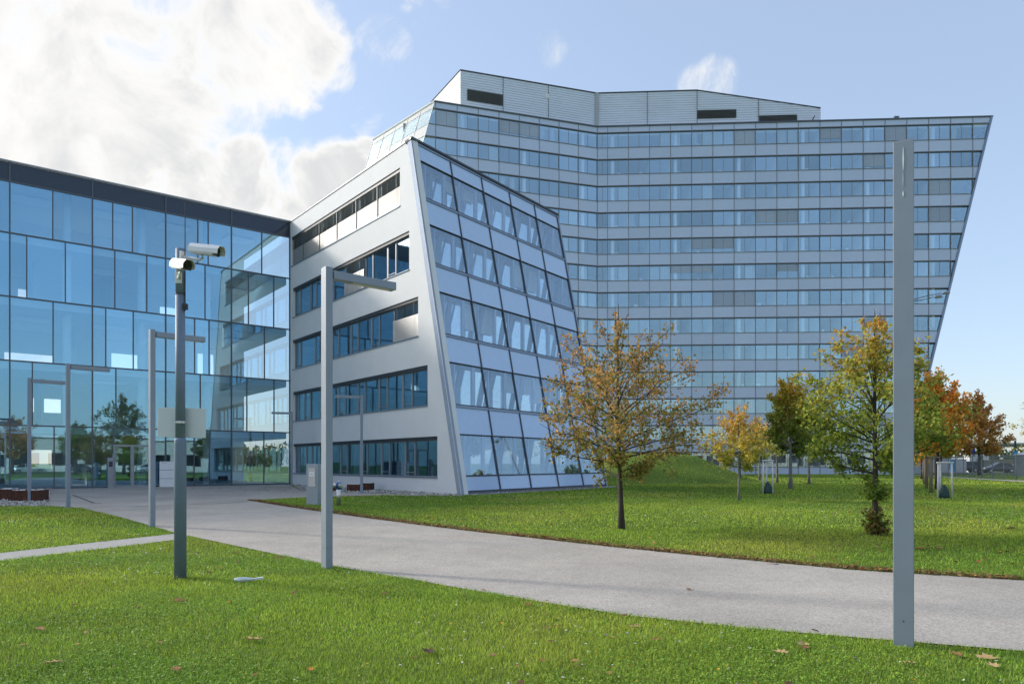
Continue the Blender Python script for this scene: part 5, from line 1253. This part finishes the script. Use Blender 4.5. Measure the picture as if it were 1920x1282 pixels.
# ------------------------------------------------------------------ lawn: blades, clover, flowers, fallen leaves, gravel stones
inn = Vector((.781, .625))
NOGRASS = [PAVED, SIDE, GRAV1, GRAV2, GRAV3, FP, [C0, BL, BL + UF * FW, BL + UF * FW - UW * 16, C0 + inn * 11],
           [C0, C0 + UH * HX0, C0 + UH * HX0 + Vector((-UH.y, UH.x)) * 12, C0 + Vector((-UH.y, UH.x)) * 12],
           [K0 + UL * -34, K0 + Vector((0, -.3)), K0 + UR * 39, K0 + UR * 60 + Vector((0, 20)), K0 + UL * -34 + Vector((0, 20))]]
def free(X, Y):
    ok = np.ones(len(X), bool)
    for p in NOGRASS: ok &= ~inside(p, X, Y)
    return ok
def gz(X, Y): return np.interp(Y, GY, GZ) + np.where((np.abs(X - MC.x) < MRX) & (np.abs(Y - MC.y) < MRY), np.maximum(mound_h(X, Y) - .02, 0), 0)
def vnoise(X, Y, s, seed):
    r_ = np.random.default_rng(seed); tot = 0
    for _ in range(6):
        a = r_.uniform(0, 6.28); f = s * r_.uniform(.6, 1.6); ph = r_.uniform(0, 6.28); tot = tot + np.sin((X * math.cos(a) + Y * math.sin(a)) * f + ph)
    return .5 + tot / 6.9
FAR_E = np.array([(p.x, p.y) for p in pl(far_edge)])
def edge_dist(X, Y, poly):
    d = np.full(len(X), 1e9)
    for (a, b) in zip(poly, poly[1:]):
        e = b - a; t = np.clip(((X - a[0]) * e[0] + (Y - a[1]) * e[1]) / (e @ e), 0, 1)
        d = np.minimum(d, np.hypot(X - a[0] - t * e[0], Y - a[1] - t * e[1]))
    return d
def grass(y0, y1, n, hmin, hmax, wid, spread=.78):
    Y = np.sqrt(RNG.uniform((y0) ** 2, y1 ** 2, n)); X = RNG.uniform(-1, 1, n) * (Y * spread + 1.5)
    ok = free(X, Y); X, Y = X[ok], Y[ok]; n = len(X); Z = gz(X, Y)
    dry = vnoise(X, Y, .9, 5); tall = vnoise(X, Y, 1.6, 8)
    h = RNG.uniform(hmin, hmax, n) * (.75 + .5 * tall); az = RNG.uniform(0, 6.28, n); bend = RNG.uniform(.1, .9, n) * h
    dx, dy = np.cos(az), np.sin(az); w = wid * RNG.uniform(.6, 1.3, n)
    a2 = az + RNG.uniform(.6, 2.5, n); wx, wy = np.cos(a2) * w * .5, np.sin(a2) * w * .5
    v0 = np.stack([X - wx, Y - wy, Z - .004], 1); v1 = np.stack([X + wx, Y + wy, Z - .004], 1); v2 = np.stack([X + dx * bend, Y + dy * bend, Z + h], 1)
    base = np.array([(.105, .185, .028), (.140, .235, .033), (.190, .285, .045), (.085, .150, .024)])[RNG.integers(0, 4, n)]
    pt = np.clip((dry - .45) * 1.6, 0, 1)[:, None] * RNG.uniform(.2, 1, n)[:, None]
    c = base * (1 - pt * .75) + np.array((.27, .27, .065)) * pt * .75
    lush_shade = np.clip((vnoise(X, Y, .35, 15) - .4) * 2.2, 0, 1)[:, None]; c = c * (1.14 - .34 * lush_shade) * np.where(lush_shade > .5, np.array((.88, 1.0, 1.0)), 1.0)  # broad patches: greener growth, with shade also put into the blade colour
    de = edge_dist(X, Y, FAR_E); br = np.clip(1.25 - de / .45, 0, 1) * (RNG.random(n) < .85)
    c = c * (1 - br[:, None]) + np.array((.115, .085, .05)) * br[:, None]
    c = c * np.array((2.15, 1.80, 1.4)); straw = (RNG.random(n) < .035)[:, None]; c = np.where(straw, np.array((.40, .34, .16)), c) * RNG.uniform(.62, 1.5, n)[:, None]
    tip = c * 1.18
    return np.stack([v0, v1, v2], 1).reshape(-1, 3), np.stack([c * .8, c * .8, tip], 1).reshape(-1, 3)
bands = [(3.0, 6.6, 170000, .018, .050, .0075), (6.6, 10, 190000, .018, .050, .010), (10, 16, 170000, .02, .05, .016), (16, 28, 170000, .025, .055, .026), (28, 48, 130000, .03, .06, .05), (48, 92, 110000, .035, .07, .09)]
Vs, Cs = zip(*[grass(*b) for b in bands]); V = np.concatenate(Vs); Cc = np.concatenate(Cs)
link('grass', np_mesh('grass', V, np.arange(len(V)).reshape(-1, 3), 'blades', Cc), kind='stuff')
# clover mats between the blades
def clover(n):
    Y = np.sqrt(RNG.uniform(9, 144, n)); X = RNG.uniform(-1, 1, n) * (Y * .78 + 1)
    pm = vnoise(X, Y, 1.5, 21) + .25 * vnoise(X, Y, 5, 22)
    ok = free(X, Y) & (pm > .70 + RNG.normal(0, .10, n)); X, Y = X[ok], Y[ok]; n = len(X)
    Z = gz(X, Y) + RNG.uniform(.02, .045, n); r = RNG.uniform(.005, .0095, n); az = RNG.uniform(0, 6.28, n)
    tx, ty = RNG.normal(0, .35, n), RNG.normal(0, .35, n)
    vs = []
    for k in range(5):
        a = az + k * 1.2566; px_, py_ = r * np.cos(a), r * np.sin(a); vs.append(np.stack([X + px_, Y + py_, Z + px_ * tx + py_ * ty], 1))
    V = np.stack(vs, 1).reshape(-1, 3); c = np.array([(.215, .370, .045), (.290, .450, .055), (.175, .300, .045)])[RNG.integers(0, 3, n)] * RNG.uniform(.8, 1.25, n)[:, None]
    return V, np.arange(n * 5).reshape(-1, 5), np.repeat(c, 5, 0)
V, Fc, c = clover(330000)
link('clover', np_mesh('clover', V, Fc, 'blades', c), kind='stuff')
# small flowers: white daisies, yellow hawkbit, a little mauve clover
def flowers(n, y0, y1, cen=None, colr=(.8, .8, .8), size=.014, patch=0.5, seed=1):
    r_ = np.random.default_rng(seed); Y = np.sqrt(r_.uniform(y0 ** 2, y1 ** 2, n)); X = r_.uniform(-1, 1, n) * (Y * .76)
    ok = free(X, Y) & (vnoise(X, Y, .8, seed + 40) > patch); X, Y = X[ok], Y[ok]; n = len(X); Z = gz(X, Y) + r_.uniform(.03, .06, n)
    r = size * r_.uniform(.7, 1.3, n); vs = []
    for k in range(6):
        a = k * 1.0472; vs.append(np.stack([X + r * np.cos(a), Y + r * np.sin(a), Z + r * .5 * r_.uniform(-1, 1, n)], 1))
    return np.stack(vs, 1).reshape(-1, 3), np.repeat(np.tile(np.array(colr), (n, 1)) * r_.uniform(.8, 1.1, n)[:, None], 6, 0)
fl = [flowers(500, 5, 12, colr=(.78, .78, .76), size=.010, patch=.55, seed=2), flowers(1500, 12, 30, colr=(.78, .78, .74), size=.017, patch=.56, seed=3), flowers(900, 11, 26, colr=(.70, .50, .02), size=.018, patch=.55, seed=4),
      flowers(120, 5, 11, colr=(.75, .45, .02), size=.012, patch=.5, seed=5), flowers(70, 5, 9, colr=(.38, .22, .45), size=.010, patch=.4, seed=6), flowers(500, 26, 45, colr=(.70, .66, .3), size=.028, patch=.5, seed=7)]
V = np.concatenate([f[0] for f in fl]); c = np.concatenate([f[1] for f in fl])
link('lawn_flowers', np_mesh('lawn_flowers', V, np.arange(len(V)).reshape(-1, 6), 'petals', c), kind='stuff')
# fallen leaves: a drift along the far path edge, a scatter elsewhere
def fallen(X, Y, size, seed, lift=.012):
    r_ = np.random.default_rng(seed); n = len(X); Z = gz(X, Y) + lift + r_.uniform(0, .02, n); s = size * r_.uniform(.5, 1.2, n); az = r_.uniform(0, 6.28, n)
    ca, sa = np.cos(az), np.sin(az); cu = r_.uniform(.0, .45, n); tl = r_.normal(0, .25, n)
    P = [(-.5, 0, .1), (-.1, .42, 1), (.5, 0, .2), (-.1, -.42, .9)]
    V = np.stack([np.stack([X + s * (a * ca - b * sa), Y + s * (a * sa + b * ca), Z + s * (cu * c_ * .5 + tl * a)], 1) for a, b, c_ in P], 1).reshape(-1, 3)
    i = np.arange(n * 4).reshape(-1, 4); col = np.array([(.20, .105, .045), (.12, .065, .035), (.30, .18, .08), (.26, .09, .035), (.36, .24, .07)])[r_.integers(0, 5, n)] * r_.uniform(.7, 1.25, n)[:, None]
    return V, i, np.repeat(col, 4, 0)
sx_, sy_ = [], []
seg = FAR_E[1:]; 
for a, b in zip(seg, seg[1:]):
    Ln = float(np.hypot(*(b - a))); m = int(Ln * 190); t = RNG.random(m); e = (b - a) / max(Ln, 1e-6); off = np.abs(RNG.normal(0, .16, m)) - .05
    nrm = np.array((e[1], -e[0])); nrm = nrm if nrm[1] > 0 else -nrm
    p = a + (b - a) * t[:, None] + nrm * off[:, None]; sx_.append(p[:, 0]); sy_.append(p[:, 1])
X = np.concatenate(sx_); Y = np.concatenate(sy_); Vd, Fd, Cd = fallen(X, Y, .06, 8, .03)
n = 4200; Y2 = np.sqrt(RNG.uniform(25, 40 ** 2, n)); X2 = RNG.uniform(-.74, .76, n) * Y2
pr = np.where(X2 > 0, 1.0, .30) * (.3 + .7 * (vnoise(X2, Y2, .5, 61) > .5)); ok = (RNG.random(n) < pr) & free(X2, Y2); X2, Y2 = X2[ok], Y2[ok]
Vs_, Fs_, Cs_ = fallen(X2, Y2, .085, 9, .035)
q0 = G(600, 916); n = 260; X3 = q0.x + RNG.normal(0, 3.0, n); Y3 = q0.y + RNG.normal(0, 3.0, n); V3, F3, C3 = fallen(X3, Y3, .10, 10, .02)
okp = inside(PAVED, X3, Y3) | inside(GRAV1, X3, Y3); V3 = V3.reshape(-1, 4, 3)[okp].reshape(-1, 3); C3 = C3.reshape(-1, 4, 3)[okp].reshape(-1, 3); F3 = np.arange(len(V3)).reshape(-1, 4)
V = np.concatenate([Vd, Vs_, V3]); Fc = np.concatenate([Fd, Fs_ + len(Vd), F3 + len(Vd) + len(Vs_)]); c = np.concatenate([Cd, Cs_, C3])
link('leaf_litter', np_mesh('leaf_litter', V, Fc, 'dead_leaves', c), kind='stuff')
# larger single leaves in the near grass: lobed and curled
def big_leaf(seed, size, colr):
    rd = random.Random(seed); n = 14; vs = [(0, 0, .004)]; 
    for i in range(n):
        a = 2 * math.pi * i / n; rr = size * (.5 if i % 2 else .30) * (1.25 if i in (0, 7) else 1) * rd.uniform(.85, 1.15)
        x, y = rr * 1.25 * math.cos(a), rr * math.sin(a) * .85; vs.append((x, y, .35 * abs(y) + .12 * abs(x) * rd.uniform(.3, 1.4)))
    me = np_mesh('fallen_leaf', np.array(vs), np.array([(0, 1 + i, 1 + (i + 1) % n) for i in range(n)]), 'dead_leaves', np.tile(np.array(colr), (n + 1, 1)) * np.random.default_rng(seed).uniform(.8, 1.2, (n + 1, 1)))
    return me
TANL, BRN, ORL, DBR = (.50, .33, .16), (.27, .135, .055), (.50, .20, .03), (.09, .055, .035)
spots = [((475, 1205), .15, TANL, 'large pale tan fallen leaf lying in the foreground grass'), ((803, 1228), .15, DBR, 'dark curled fallen leaf in the grass below the square lamp post'), ((335, 1131), .13, BRN, None), ((582, 1262), .08, ORL, 'bright orange fallen leaf in the foreground grass'), ((98, 1249), .12, TANL, None), ((330, 1262), .11, BRN, None),
         ((1505, 1214), .12, TANL, None), ((1465, 1229), .10, TANL, None), ((1510, 1221), .11, BRN, None), ((1850, 1240), .14, TANL, None), ((1862, 1255), .12, TANL, None), ((1705, 1250), .10, TANL, None), ((1792, 1233), .12, BRN, None), ((1230, 1205), .09, BRN, None),
         ((990, 1138), .12, BRN, None), ((523, 1049), .13, BRN, None), ((410, 1069), .12, BRN, None), ((440, 1040), .11, BRN, None), ((720, 1012 + 105), .09, BRN, None), ((1292, 1107), .09, (.30, .12, .05), 'single brown leaf lying on the pale path'), ((75, 1185), .11, BRN, None), ((1448, 1058), .16, DBR, None), ((1725, 1032), .20, BRN, None), ((1757, 1031), .18, BRN, None), ((1895, 993), .22, BRN, None), ((430, 1133), .08, ORL, None), ((1190, 1180), .10, TANL, None)]
for i, (p, s, colr, lab) in enumerate(spots):
    q = G(*p); o = link('fallen_leaf', big_leaf(i + 3, s, colr), None, T(q.x, q.y, q.z + (.03 if lab is None or 'path' not in lab else .016)) @ RZ(i * 1.7) @ Matrix.Rotation(R(random.uniform(-12, 12)), 4, 'X'))
    near = 'brown fallen leaf on the lawn beyond the path' if p[1] < 1060 and p[0] > 1000 else 'dry fallen leaf in the grass around the foot of the armless looking lamp post' if p[0] > 1400 \
        else 'brown curled fallen leaf in the grass around the camera pole' if p[0] < 560 else 'small fallen leaf in the grass along the near path edge'
    tag(o, lab or near, 'leaf', 'single fallen leaves')
# gravel stones
def stones(poly, n, size, seed):
    r_ = np.random.default_rng(seed); P_ = np.array([(p[0], p[1]) for p in poly]); lo, hi = P_.min(0), P_.max(0)
    X = r_.uniform(lo[0], hi[0], n); Y = r_.uniform(lo[1], hi[1], n); ok = inside(poly, X, Y); X, Y = X[ok], Y[ok]; n = len(X); Z = np.interp(Y, GY, GZ) + .015
    s = size * r_.uniform(.5, 1.3, n); O = np.array([(1, 0, 0), (0, 1, 0), (-1, 0, 0), (0, -1, 0), (0, 0, .8), (0, 0, -.5)])
    V = np.stack([X, Y, Z], 1)[:, None, :] + O[None] * s[:, None, None] * r_.uniform(.6, 1.2, (n, 6, 1)) + r_.normal(0, 1, (n, 6, 3)) * s[:, None, None] * .2
    T_ = np.array([(0, 1, 4), (1, 2, 4), (2, 3, 4), (3, 0, 4), (1, 0, 5), (2, 1, 5), (3, 2, 5), (0, 3, 5)])
    c = np.array([(.52, .49, .44), (.38, .34, .29), (.62, .60, .56), (.25, .22, .19)])[r_.integers(0, 4, n)] * r_.uniform(.8, 1.1, n)[:, None]
    return V.reshape(-1, 3), (np.arange(n)[:, None, None] * 6 + T_[None]).reshape(-1, 3), np.repeat(c, 6, 0)
S = [stones(GRAV1, 9000, .055, 1), stones(GRAV2, 5000, .04, 2), stones(GRAV3, 16000, .05, 3)]
off = 0; Vv, Ff, Cq = [], [], []
for v, f, c in S: Vv.append(v); Ff.append(f + off); Cq.append(c); off += len(v)
link('gravel_stones', np_mesh('gravel_stones', np.concatenate(Vv), np.concatenate(Ff), 'stone_mix', np.concatenate(Cq)), kind='stuff')
